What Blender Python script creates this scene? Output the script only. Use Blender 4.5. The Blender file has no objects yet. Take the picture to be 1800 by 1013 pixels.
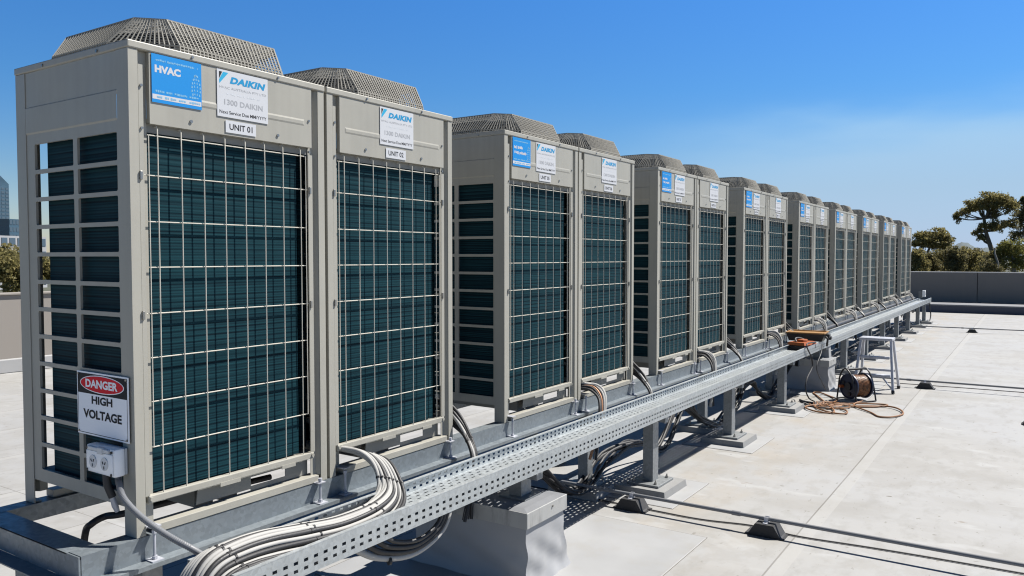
import bpy, bmesh, math, random
from mathutils import Vector, Matrix
R = math.radians
random.seed(7)
SC = bpy.context.scene
COL = SC.collection

# ------------------------------------------------------------------ camera
CAM = Vector((-1.4984, -2.5181, 0.9568)); YAW, PITCH, ROLL, FPX = 0.5843, -0.0393, 0.0006, 1384.5
cf = Vector((math.cos(YAW)*math.cos(PITCH), math.sin(YAW)*math.cos(PITCH), math.sin(PITCH)))
cr = Vector((math.sin(YAW), -math.cos(YAW), 0)); cu = cr.cross(cf)
cam = bpy.data.cameras.new('camera'); cam.sensor_width = 36; cam.lens = FPX/1800*36
cam.clip_start = 0.05; cam.clip_end = 12000
co = bpy.data.objects.new('camera', cam); COL.objects.link(co)
co.matrix_world = Matrix(((cr.x, cu.x, -cf.x, CAM.x), (cr.y, cu.y, -cf.y, CAM.y), (cr.z, cu.z, -cf.z, CAM.z), (0, 0, 0, 1)))
SC.camera = co
def at(px, py, axis, val):                       # photo pixel -> point on the plane axis = val
    d = cf + cr*((px-900)/FPX) - cu*((py-506.5)/FPX)
    return CAM + d*((val-CAM[axis])/d[axis])

# ------------------------------------------------------------------ light
SUN = Vector((0.60, -0.42, 1.0)).normalized()
W_ = bpy.data.worlds.new('World'); SC.world = W_; W_.use_nodes = True
nt = W_.node_tree; nt.nodes.clear()
def wn(t, **k):
    n = nt.nodes.new(t)
    for a, b in k.items(): setattr(n, a, b)
    return n
sky = wn('ShaderNodeTexSky', sky_type='NISHITA', sun_disc=False, sun_elevation=math.asin(SUN.z),
         sun_rotation=math.atan2(SUN.x, SUN.y), altitude=0, air_density=1.0, dust_density=0.15, ozone_density=3.0)
hs = wn('ShaderNodeHueSaturation'); hs.inputs['Saturation'].default_value = 1.35; hs.inputs['Value'].default_value = 1.0
tc = wn('ShaderNodeTexCoord')
mp = wn('ShaderNodeMapping'); mp.inputs['Scale'].default_value = (1.6, 1.6, 7.0)
nz = wn('ShaderNodeTexNoise'); nz.inputs['Scale'].default_value = 2.0; nz.inputs['Detail'].default_value = 5; nz.inputs['Roughness'].default_value = 0.5
dt = wn('ShaderNodeVectorMath', operation='DOT_PRODUCT')
cd = (at(1850, 330, 0, 100)-CAM); cd.z = 0; cd.normalize(); dt.inputs[1].default_value = cd
mr = wn('ShaderNodeMapRange', interpolation_type='SMOOTHSTEP')
mr.inputs[1].default_value = math.cos(R(30)); mr.inputs[2].default_value = math.cos(R(7))
s2 = wn('ShaderNodeSeparateXYZ')
ma = wn('ShaderNodeMath', operation='MULTIPLY_ADD'); ma.inputs[1].default_value = -0.13
m3 = wn('ShaderNodeMapRange', interpolation_type='SMOOTHSTEP'); m3.inputs[1].default_value = 0.128; m3.inputs[2].default_value = 0.038; m3.inputs[3].default_value = 0.0; m3.inputs[4].default_value = 1.0
mu = wn('ShaderNodeMath', operation='MULTIPLY'); mu2 = wn('ShaderNodeMath', operation='MULTIPLY'); mu2.inputs[1].default_value = 0.85
mx = wn('ShaderNodeMixRGB'); mx.inputs[2].default_value = (4.7, 6.5, 7.7, 1)
bg = wn('ShaderNodeBackground'); bg.inputs['Strength'].default_value = 0.0785
out = wn('ShaderNodeOutputWorld'); L = nt.links.new
L(sky.outputs[0], hs.inputs['Color']); L(hs.outputs[0], mx.inputs[1])
L(tc.outputs['Generated'], mp.inputs[0]); L(mp.outputs[0], nz.inputs['Vector']); L(tc.outputs['Generated'], s2.inputs[0]); L(nz.outputs['Fac'], ma.inputs[0]); L(s2.outputs[2], ma.inputs[2]); L(ma.outputs[0], m3.inputs[0])
L(tc.outputs['Generated'], dt.inputs[0]); L(dt.outputs['Value'], mr.inputs[0])
L(m3.outputs[0], mu.inputs[0]); L(mr.outputs[0], mu.inputs[1]); L(mu.outputs[0], mu2.inputs[0]); L(mu2.outputs[0], mx.inputs[0])
sz = wn('ShaderNodeSeparateXYZ'); L(tc.outputs['Generated'], sz.inputs[0])
er = wn('ShaderNodeValToRGB'); er.color_ramp.interpolation = 'LINEAR'; el_ = er.color_ramp.elements
el_[0].position = 0.0; el_[0].color = (0.58, 0.57, 0.69, 1); el_[1].position = 1.0; el_[1].color = (0.06, 0.07, 0.10, 1)
for p_, c_ in ((0.08, (0.57, 0.59, 0.67, 1)), (0.2, (0.56, 0.69, 0.82, 1)), (0.36, (0.80, 0.84, 1.0, 1)), (0.5, (0.20, 0.21, 0.27, 1)), (0.7, (0.09, 0.10, 0.13, 1))):
    e_ = el_.new(p_); e_.color = c_
L(sz.outputs[2], er.inputs[0])
ml = wn('ShaderNodeMixRGB', blend_type='MULTIPLY'); ml.inputs[0].default_value = 1.0
L(mx.outputs[0], ml.inputs[1]); L(er.outputs[0], ml.inputs[2])
L(ml.outputs[0], bg.inputs[0]); L(bg.outputs[0], out.inputs[0])
sl = bpy.data.lights.new('sun', 'SUN'); sl.energy = 5.0; sl.angle = R(0.5); sl.color = (1.0, 0.965, 0.91)
so = bpy.data.objects.new('sun', sl); COL.objects.link(so); so.rotation_euler = SUN.to_track_quat('Z', 'Y').to_euler()
SC.view_settings.view_transform = 'Standard'; SC.view_settings.look = 'None'
SC.view_settings.exposure = 0.95; SC.view_settings.gamma = 1.0
SC.cycles.max_bounces = 6; SC.cycles.diffuse_bounces = 2; SC.cycles.filter_width = 1.15; SC.cycles.transparent_max_bounces = 24

# ------------------------------------------------------------------ materials
def new_mat(name):
    m = bpy.data.materials.new(name); m.use_nodes = True
    return m, m.node_tree, m.node_tree.nodes['Principled BSDF']
def mat(name, col, rough=0.6, metal=0.0, var=0.0, scale=6.0, bump=0.0, bscale=60.0, spec=0.5, stretch=(1, 1, 1), dirt=None, dscale=3.0, damt=0.3):
    m, t, b = new_mat(name)
    b.inputs['Base Color'].default_value = (*col, 1); b.inputs['Roughness'].default_value = rough
    b.inputs['Metallic'].default_value = metal; b.inputs['Specular IOR Level'].default_value = spec
    n = t.nodes.new
    tcn = n('ShaderNodeTexCoord'); mpn = n('ShaderNodeMapping'); mpn.inputs['Scale'].default_value = stretch
    t.links.new(tcn.outputs['Object'], mpn.inputs[0])
    last = None
    if var:
        nn = n('ShaderNodeTexNoise'); nn.inputs['Scale'].default_value = scale; nn.inputs['Detail'].default_value = 5
        t.links.new(mpn.outputs[0], nn.inputs['Vector'])
        mm = n('ShaderNodeMapRange'); mm.inputs[1].default_value = 0.3; mm.inputs[2].default_value = 0.7
        mm.inputs[3].default_value = 1-var; mm.inputs[4].default_value = 1+var
        t.links.new(nn.outputs['Fac'], mm.inputs[0])
        vm = n('ShaderNodeVectorMath'); vm.operation = 'SCALE'; vm.inputs[0].default_value = col
        t.links.new(mm.outputs[0], vm.inputs['Scale']); last = vm.outputs[0]
        rr = n('ShaderNodeMapRange'); rr.inputs[1].default_value = 0.3; rr.inputs[2].default_value = 0.7
        rr.inputs[3].default_value = max(0.05, rough-0.08); rr.inputs[4].default_value = min(1, rough+0.08)
        t.links.new(nn.outputs['Fac'], rr.inputs[0]); t.links.new(rr.outputs[0], b.inputs['Roughness'])
    if dirt:
        n2 = n('ShaderNodeTexNoise'); n2.inputs['Scale'].default_value = dscale; n2.inputs['Detail'].default_value = 8; n2.inputs['Roughness'].default_value = 0.65
        t.links.new(mpn.outputs[0], n2.inputs['Vector'])
        m2 = n('ShaderNodeMapRange'); m2.inputs[1].default_value = 0.52; m2.inputs[2].default_value = 0.72; m2.inputs[4].default_value = damt
        t.links.new(n2.outputs['Fac'], m2.inputs[0])
        mixn = n('ShaderNodeMixRGB'); mixn.inputs[2].default_value = (*dirt, 1)
        if last: t.links.new(last, mixn.inputs[1])
        else: mixn.inputs[1].default_value = (*col, 1)
        t.links.new(m2.outputs[0], mixn.inputs[0]); last = mixn.outputs[0]
    if last: t.links.new(last, b.inputs['Base Color'])
    if bump:
        n3 = n('ShaderNodeTexNoise'); n3.inputs['Scale'].default_value = bscale; n3.inputs['Detail'].default_value = 4
        t.links.new(mpn.outputs[0], n3.inputs['Vector'])
        bn = n('ShaderNodeBump'); bn.inputs['Strength'].default_value = bump; bn.inputs['Distance'].default_value = 0.01
        t.links.new(n3.outputs['Fac'], bn.inputs['Height']); t.links.new(bn.outputs[0], b.inputs['Normal'])
    return m
def mth(t, op, a, b=None, c=None):
    n = t.nodes.new('ShaderNodeMath'); n.operation = op
    for i, v in enumerate((a, b, c)):
        if v is None: continue
        if isinstance(v, (int, float)): n.inputs[i].default_value = v
        else: t.links.new(v, n.inputs[i])
    return n.outputs[0]

M = {}
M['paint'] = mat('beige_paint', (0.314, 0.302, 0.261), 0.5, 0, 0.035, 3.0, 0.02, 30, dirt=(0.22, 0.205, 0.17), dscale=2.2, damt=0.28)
def weather(m):
    t = m.node_tree; n = t.nodes.new; b = t.nodes['Principled BSDF']; src = b.inputs['Base Color'].links[0].from_socket
    tcn = n('ShaderNodeTexCoord'); mpn = n('ShaderNodeMapping'); mpn.inputs['Scale'].default_value = (26, 26, 1.3); t.links.new(tcn.outputs['Object'], mpn.inputs[0])
    nn = n('ShaderNodeTexNoise'); nn.inputs['Scale'].default_value = 1.0; nn.inputs['Detail'].default_value = 6; t.links.new(mpn.outputs[0], nn.inputs['Vector'])
    oi = n('ShaderNodeObjectInfo')
    f = mth(t, 'MULTIPLY', mth(t, 'MULTIPLY_ADD', nn.outputs['Fac'], 0.20, 0.90), mth(t, 'MULTIPLY_ADD', oi.outputs['Random'], 0.07, 0.965))
    vm = n('ShaderNodeVectorMath'); vm.operation = 'SCALE'; t.links.new(src, vm.inputs[0]); t.links.new(f, vm.inputs['Scale']); t.links.new(vm.outputs[0], b.inputs['Base Color'])
weather(M['paint'])
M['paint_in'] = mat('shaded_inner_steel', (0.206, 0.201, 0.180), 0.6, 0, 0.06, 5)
M['wire'] = mat('coated_wire', (0.50, 0.475, 0.41), 0.45)
M['mesh'] = mat('guard_wire', (0.28, 0.268, 0.238), 0.85, spec=0.15)
M['screw'] = mat('screw_metal', (0.30, 0.29, 0.27), 0.35, 0.8)
M['black'] = mat('black_plastic', (0.012, 0.012, 0.014), 0.5, 0, 0.2, 20)
M['dark'] = mat('dark_void', (0.02, 0.02, 0.022), 0.8)
M['rubber'] = mat('black_rubber', (0.022, 0.022, 0.024), 0.75, 0, 0.25, 14, 0.15, 60)
M['white_cable'] = mat('white_insulation', (0.33, 0.325, 0.31), 0.75, 0, 0.05, 9, 0.05, 80, dirt=(0.28, 0.27, 0.26), dscale=7, damt=0.45)
M['grey_cable'] = mat('grey_insulation', (0.022, 0.022, 0.024), 0.55, 0, 0.2, 9, 0.1, 120)
M['black_cable'] = mat('black_insulation', (0.016, 0.016, 0.018), 0.6, 0, 0.2, 9, 0.1, 120)
M['conduit'] = mat('grey_conduit', (0.154, 0.159, 0.170), 0.5)
M['copper'] = mat('copper_cable', (0.279, 0.136, 0.068), 0.45, 0.3, 0.1)
M['sticker_white'] = mat('white_vinyl', (0.483, 0.495, 0.520), 0.65, spec=0.2)
M['sticker_blue'] = mat('blue_vinyl', (0.008, 0.205, 0.532), 0.65, spec=0.2)
M['ink'] = mat('black_ink', (0.015, 0.015, 0.018), 0.65, spec=0.2)
M['ink_grey'] = mat('grey_ink', (0.30, 0.31, 0.33), 0.65, spec=0.2)
M['ink_pale'] = mat('pale_ink', (0.52, 0.54, 0.57), 0.65, spec=0.2)
M['ink_blue'] = mat('blue_ink', (0.012, 0.223, 0.433), 0.65, spec=0.2)
M['ink_cyan'] = mat('cyan_ink', (0.025, 0.310, 0.507), 0.65, spec=0.2)
M['ink_light'] = mat('light_blue_ink', (0.155, 0.359, 0.545), 0.65, spec=0.2)
M['sign_white'] = mat('sign_white', (0.86, 0.87, 0.90), 0.65, spec=0.2)
M['sign_red'] = mat('sign_red', (0.62, 0.008, 0.02), 0.65, spec=0.2)
M['plastic_white'] = mat('white_plastic', (0.84, 0.85, 0.86), 0.35, 0, 0.03, 8)
M['plastic_grey'] = mat('grey_plastic', (0.52, 0.54, 0.56), 0.4)
M['alu'] = mat('aluminium', (0.43, 0.44, 0.48), 0.4, 0.25, 0.08, 12)
M['orange'] = mat('orange_plastic', (0.319, 0.082, 0.018), 0.45, 0, 0.08, 12)
M['tan'] = mat('tan_plastic', (0.267, 0.139, 0.042), 0.5, 0, 0.1, 12)
M['lead_wound'] = mat('wound_orange_lead', (0.17, 0.072, 0.026), 0.5, 0, 0.75, 38)
M['lead'] = mat('orange_lead', (0.216, 0.098, 0.036), 0.5, 0, 0.12, 9)
M['reel_blue'] = mat('dark_blue_plastic', (0.012, 0.018, 0.045), 0.4, 0, 0.15, 12)
M['concrete'] = mat('plinth_membrane', (0.216, 0.216, 0.213), 0.7, 0, 0.07, 5, 0.1, 40, dirt=(0.17, 0.165, 0.155), dscale=4, damt=0.4)
M['wrap'] = mat('plinth_wrap_membrane', (0.283, 0.286, 0.293), 0.5, 0, 0.05, 4, 0.12, 6, dirt=(0.25, 0.245, 0.24), dscale=3, damt=0.3)
M['cap'] = mat('cap_flashing', (0.32, 0.32, 0.31), 0.5, 0, 0.06, 6, dirt=(0.07, 0.07, 0.07), dscale=14, damt=0.5, stretch=(1, 1, 0.3))
M['captop'] = mat('block_top_membrane', (0.15, 0.155, 0.165), 0.7, 0, 0.1, 5)
M['parapet'] = mat('parapet_panel', (0.170, 0.155, 0.136), 0.75, 0, 0.07, 0.8, dirt=(0.10, 0.097, 0.09), dscale=0.7, damt=0.35, stretch=(1, 1, 0.3))
M['parapet_cap'] = mat('parapet_capping', (0.45, 0.44, 0.42), 0.5, 0, 0.05)
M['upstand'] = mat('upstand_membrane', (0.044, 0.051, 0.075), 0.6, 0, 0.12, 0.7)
M['ledge'] = mat('ledge_membrane', (0.154, 0.159, 0.175), 0.7, 0, 0.1, 1.0)
M['wall_left'] = mat('render_wall', (0.227, 0.206, 0.183), 0.8, 0, 0.05, 0.6)
M['roof_white'] = mat('white_upstand', (0.309, 0.309, 0.309), 0.7, 0, 0.06, 2)
M['patch'] = mat('patch_membrane', (0.262, 0.264, 0.266), 0.65, 0, 0.09, 2.2, 0.1, 5, dirt=(0.24, 0.225, 0.195), dscale=3, damt=0.5)
M['sealant'] = mat('sealant_line', (0.14, 0.13, 0.115), 0.8)
M['bark'] = mat('gum_bark', (0.216, 0.201, 0.175), 0.8, 0, 0.3, 0.8)
M['bark_dark'] = mat('dark_bark', (0.10, 0.085, 0.065), 0.85, 0, 0.3, 0.8)
M['glass_tower'] = mat('tower_glass', (0.046, 0.087, 0.124), 0.25, 0.1, 0.2, 0.08, stretch=(1, 1, 3))
M['tower_frame'] = mat('tower_mullions', (0.099, 0.149, 0.186), 0.5)
M['pale_wall'] = mat('pale_building', (0.283, 0.288, 0.299), 0.8, 0, 0.1, 0.1)
M['window'] = mat('window_glass', (0.06, 0.09, 0.12), 0.2)
M['hill'] = mat('hill_scrub', (0.062, 0.081, 0.087), 0.95, 0, 0.25, 0.01)
M['earth'] = mat('ground_scrub', (0.051, 0.054, 0.036), 0.95, 0, 0.3, 0.03)

def galv(name, col, rough=0.42, metal=0.65):
    m, t, b = new_mat(name); n = t.nodes.new
    tcn = n('ShaderNodeTexCoord')
    vo = n('ShaderNodeTexVoronoi'); vo.inputs['Scale'].default_value = 70
    t.links.new(tcn.outputs['Object'], vo.inputs['Vector'])
    no = n('ShaderNodeTexNoise'); no.inputs['Scale'].default_value = 4; no.inputs['Detail'].default_value = 6
    t.links.new(tcn.outputs['Object'], no.inputs['Vector'])
    sep = n('ShaderNodeSeparateColor'); t.links.new(vo.outputs['Color'], sep.inputs[0])
    f = mth(t, 'ADD', mth(t, 'MULTIPLY', sep.outputs[0], 0.22), mth(t, 'MULTIPLY', no.outputs['Fac'], 0.4))
    f = mth(t, 'ADD', f, 0.69)
    vm = n('ShaderNodeVectorMath'); vm.operation = 'SCALE'; vm.inputs[0].default_value = col
    t.links.new(f, vm.inputs['Scale']); t.links.new(vm.outputs[0], b.inputs['Base Color'])
    b.inputs['Metallic'].default_value = metal
    t.links.new(mth(t, 'ADD', mth(t, 'MULTIPLY', sep.outputs[1], 0.16), rough-0.06), b.inputs['Roughness'])
    return m, t, b
M['galv'] = galv('galvanised_steel', (0.195, 0.22, 0.237), 0.42, 0.4)[0]
M['galv_highlight'] = galv('galvanised_rim_highlight', (0.42, 0.445, 0.455), 0.38, 0.45)[0]  # tray rims lighter than the sheet: edge highlight put into the colour
M['galv_light'] = galv('galvanised_post', (0.218, 0.229, 0.234), 0.5, 0.45)[0]
def perforated(name, slots):
    """galvanised sheet with punched slots; slots = (axis_u, pitch, halflen, axis_v, [(v, offset)], halfwidth)"""
    m, t, b = galv(name, (0.37, 0.395, 0.405), 0.42, 0.5)
    ax_u, pitch, hl, ax_v, rows, hw = slots
    tcn = t.nodes.new('ShaderNodeTexCoord'); sp = t.nodes.new('ShaderNodeSeparateXYZ')
    t.links.new(tcn.outputs['Object'], sp.inputs[0])
    u, v = sp.outputs[ax_u], sp.outputs[ax_v]; tot = None
    for vv, off in rows:
        fr = mth(t, 'FRACT', mth(t, 'ADD', mth(t, 'DIVIDE', u, pitch), off))
        du = mth(t, 'MULTIPLY', mth(t, 'ABSOLUTE', mth(t, 'SUBTRACT', fr, 0.5)), pitch)
        a = mth(t, 'LESS_THAN', du, hl)
        c = mth(t, 'LESS_THAN', mth(t, 'ABSOLUTE', mth(t, 'SUBTRACT', v, vv)), hw)
        k = mth(t, 'MULTIPLY', a, c)
        tot = k if tot is None else mth(t, 'MAXIMUM', tot, k)
    t.links.new(mth(t, 'SUBTRACT', 1.0, tot), b.inputs['Alpha'])
    return m
TZ0, TZ1, TYO, TYI = -0.135, -0.042, -0.458, -0.216     # cable tray section
M['tray_side'] = perforated('perforated_side', (0, 0.0447, 0.0095, 2, [(-0.081, 0.0), (-0.109, 0.0)], 0.0058))
TF = -0.097
M['tray_inner'] = perforated('perforated_inner_side', (0, 0.0447, 0.0095, 2, [(-0.058, 0.0), (-0.080, 0.0)], 0.0052))
M['tray_floor'] = perforated('perforated_floor', (0, 0.057, 0.0125, 1, [(-0.245, 0.0), (-0.275, 0.5), (-0.306, 0.0), (-0.337, 0.5), (-0.368, 0.0), (-0.399, 0.5), (-0.43, 0.0)], 0.004))

def coil_mat():
    m, t, b = new_mat('finned_coil'); n = t.nodes.new
    tcn = n('ShaderNodeTexCoord'); sp = n('ShaderNodeSeparateXYZ'); t.links.new(tcn.outputs['Object'], sp.inputs[0])
    z = sp.outputs[2]
    mp1 = n('ShaderNodeMapping'); mp1.inputs['Scale'].default_value = (1.6, 1.6, 170); t.links.new(tcn.outputs['Object'], mp1.inputs[0])
    n1 = n('ShaderNodeTexNoise'); n1.inputs['Scale'].default_value = 1.0; n1.inputs['Detail'].default_value = 3; t.links.new(mp1.outputs[0], n1.inputs['Vector'])
    n2 = n('ShaderNodeTexNoise'); n2.inputs['Scale'].default_value = 2.5; n2.inputs['Detail'].default_value = 4; t.links.new(tcn.outputs['Object'], n2.inputs['Vector'])
    rows = mth(t, 'MULTIPLY_ADD', mth(t, 'SINE', mth(t, 'MULTIPLY', z, 2*math.pi/0.021)), 0.5, 0.5)
    fine = mth(t, 'MULTIPLY_ADD', mth(t, 'SINE', mth(t, 'MULTIPLY', z, 2*math.pi/0.0105)), 0.5, 0.5)
    f = mth(t, 'ADD', mth(t, 'MULTIPLY', rows, 0.20), mth(t, 'MULTIPLY', fine, 0.30))
    f = mth(t, 'ADD', f, mth(t, 'MULTIPLY', n1.outputs['Fac'], 1.25))
    f = mth(t, 'ADD', f, mth(t, 'MULTIPLY', n2.outputs['Fac'], 0.35))
    cr_ = n('ShaderNodeValToRGB'); e = cr_.color_ramp.elements
    e[0].position = 0.45; e[0].color = (0.0014, 0.009, 0.015, 1); e[1].position = 1.25 if False else 1.0; e[1].color = (0.0115, 0.054, 0.067, 1)
    t.links.new(mth(t, 'MULTIPLY', f, 0.64), cr_.inputs[0]); t.links.new(cr_.outputs[0], b.inputs['Base Color'])
    b.inputs['Roughness'].default_value = 0.6; b.inputs['Specular IOR Level'].default_value = 0.08
    bp = n('ShaderNodeBump'); bp.inputs['Strength'].default_value = 0.25; bp.inputs['Distance'].default_value = 0.002
    t.links.new(mth(t, 'ADD', rows, n1.outputs['Fac']), bp.inputs['Height']); t.links.new(bp.outputs[0], b.inputs['Normal'])
    return m
M['coil'] = coil_mat()

ZG = -0.66
def roof_mat():
    m, t, b = new_mat('roof_membrane'); n = t.nodes.new
    tcn = n('ShaderNodeTexCoord'); sp = n('ShaderNodeSeparateXYZ'); t.links.new(tcn.outputs['Object'], sp.inputs[0])
    def noise(scale, det, stretch=(1, 1, 1), rough=0.55):
        mp_ = n('ShaderNodeMapping'); mp_.inputs['Scale'].default_value = stretch; t.links.new(tcn.outputs['Object'], mp_.inputs[0])
        q = n('ShaderNodeTexNoise'); q.inputs['Scale'].default_value = scale; q.inputs['Detail'].default_value = det; q.inputs['Roughness'].default_value = rough
        t.links.new(mp_.outputs[0], q.inputs['Vector']); return q.outputs['Fac']
    def ramp(f, a, b_, lo=0.0, hi=1.0):
        q = n('ShaderNodeMapRange'); q.inputs[1].default_value = a; q.inputs[2].default_value = b_; q.inputs[3].default_value = lo; q.inputs[4].default_value = hi
        t.links.new(f, q.inputs[0]); return q.outputs[0]
    def mix(fac, c1, c2):
        q = n('ShaderNodeMixRGB')
        for i, v in ((0, fac), (1, c1), (2, c2)):
            if isinstance(v, tuple): q.inputs[i].default_value = (*v, 1)
            elif isinstance(v, (int, float)): q.inputs[i].default_value = v
            else: t.links.new(v, q.inputs[i])
        return q.outputs[0]
    c = mix(ramp(noise(0.55, 5), 0.38, 0.62), (0.292, 0.288, 0.279), (0.290, 0.291, 0.292))
    c = mix(ramp(noise(1.3, 7, (1.6, 0.8, 1)), 0.48, 0.70, 0, 0.7), c, (0.238, 0.231, 0.216))
    c = mix(ramp(noise(5.0, 6, (1, 2.0, 1), 0.6), 0.50, 0.70, 0, 0.6), c, (0.225, 0.219, 0.205))
    c = mix(ramp(noise(2.1, 3, (2.2, 1.0, 1)), 0.62, 0.68, 0, 0.6), c, (0.335, 0.335, 0.332))
    c = mix(ramp(noise(3.3, 4, (2.5, 1.2, 1), 0.7), 0.675, 0.75, 0, 0.75), c, (0.165, 0.125, 0.085))
    c = mix(ramp(noise(9.0, 2, (2.0, 1.0, 1)), 0.72, 0.76, 0, 0.8), c, (0.098, 0.084, 0.064))
    y = sp.outputs[1]; x = sp.outputs[0]
    near = ramp(mth(t, 'ABSOLUTE', mth(t, 'ADD', y, 0.55)), 0.15, 0.95, 1.0, 0.0)
    c = mix(mth(t, 'MULTIPLY', near, ramp(noise(1.9, 6, (1, 1.5, 1), 0.6), 0.44, 0.66, 0, 0.7)), c, (0.278, 0.248, 0.208))
    c = mix(ramp(noise(0.8, 6, (1, 1, 1), 0.65), 0.55, 0.585, 0, 0.38), c, (0.240, 0.231, 0.214))
    c = mix(ramp(noise(14, 3, (1, 2.2, 1), 0.6), 0.66, 0.74, 0, 0.7), c, (0.15, 0.14, 0.12))
    wob = mth(t, 'MULTIPLY', mth(t, 'SUBTRACT', noise(0.9, 2), 0.5), 0.012)
    yy = mth(t, 'ADD', y, wob)
    seams = [-1.405, 1.2, 2.25, 3.31, 4.38, 5.46, 6.44, 7.47, 8.5, -3.6, -5.8]
    line = None; lap = None
    for s in seams:
        k = mth(t, 'LESS_THAN', mth(t, 'ABSOLUTE', mth(t, 'SUBTRACT', yy, s)), 0.0045)
        q = mth(t, 'LESS_THAN', mth(t, 'ABSOLUTE', mth(t, 'SUBTRACT', yy, s-0.045)), 0.04)
        line = k if line is None else mth(t, 'MAXIMUM', line, k); lap = q if lap is None else mth(t, 'MAXIMUM', lap, q)
    fx = mth(t, 'ABSOLUTE', mth(t, 'SUBTRACT', mth(t, 'FRACT', mth(t, 'DIVIDE', mth(t, 'ADD', x, 3.1), 8.4)), 0.5))
    line = mth(t, 'MAXIMUM', line, mth(t, 'LESS_THAN', fx, 0.0004))
    c = mix(mth(t, 'MULTIPLY', lap, 0.5), c, (0.322, 0.317, 0.305))
    c = mix(mth(t, 'MULTIPLY', line, mth(t, 'ADD', noise(1.7, 3), 0.12)), c, (0.108, 0.098, 0.084))
    t.links.new(c, b.inputs['Base Color']); b.inputs['Roughness'].default_value = 0.62; b.inputs['Specular IOR Level'].default_value = 0.3
    bp = n('ShaderNodeBump'); bp.inputs['Strength'].default_value = 0.25; bp.inputs['Distance'].default_value = 0.02
    t.links.new(mth(t, 'ADD', noise(3.0, 5), mth(t, 'MULTIPLY', lap, 0.12)), bp.inputs['Height']); t.links.new(bp.outputs[0], b.inputs['Normal'])
    return m
M['roof'] = roof_mat()
def leaf_mat(name, c1, c2):
    m, t, b = new_mat(name); n = t.nodes.new
    g = n('ShaderNodeNewGeometry'); r_ = n('ShaderNodeValToRGB')
    r_.color_ramp.elements[0].color = (*c1, 1); r_.color_ramp.elements[1].color = (*c2, 1)
    t.links.new(g.outputs['Random Per Island'], r_.inputs[0]); t.links.new(r_.outputs[0], b.inputs['Base Color'])
    b.inputs['Roughness'].default_value = 0.6; b.inputs['Specular IOR Level'].default_value = 0.25
    tr_ = n('ShaderNodeBsdfTranslucent'); t.links.new(r_.outputs[0], tr_.inputs[0])
    ms = n('ShaderNodeMixShader'); ms.inputs[0].default_value = 0.5
    o = t.nodes['Material Output']; t.links.new(b.outputs[0], ms.inputs[1]); t.links.new(tr_.outputs[0], ms.inputs[2]); t.links.new(ms.outputs[0], o.inputs['Surface'])
    return m
M['leaf_olive'] = leaf_mat('olive_leaves', (0.112, 0.105, 0.043), (0.316, 0.270, 0.112))
M['leaf_dark'] = leaf_mat('dark_leaves', (0.082, 0.078, 0.036), (0.229, 0.198, 0.090))
M['leaf_yellow'] = leaf_mat('yellowish_leaves', (0.106, 0.110, 0.031), (0.254, 0.237, 0.075))

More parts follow.
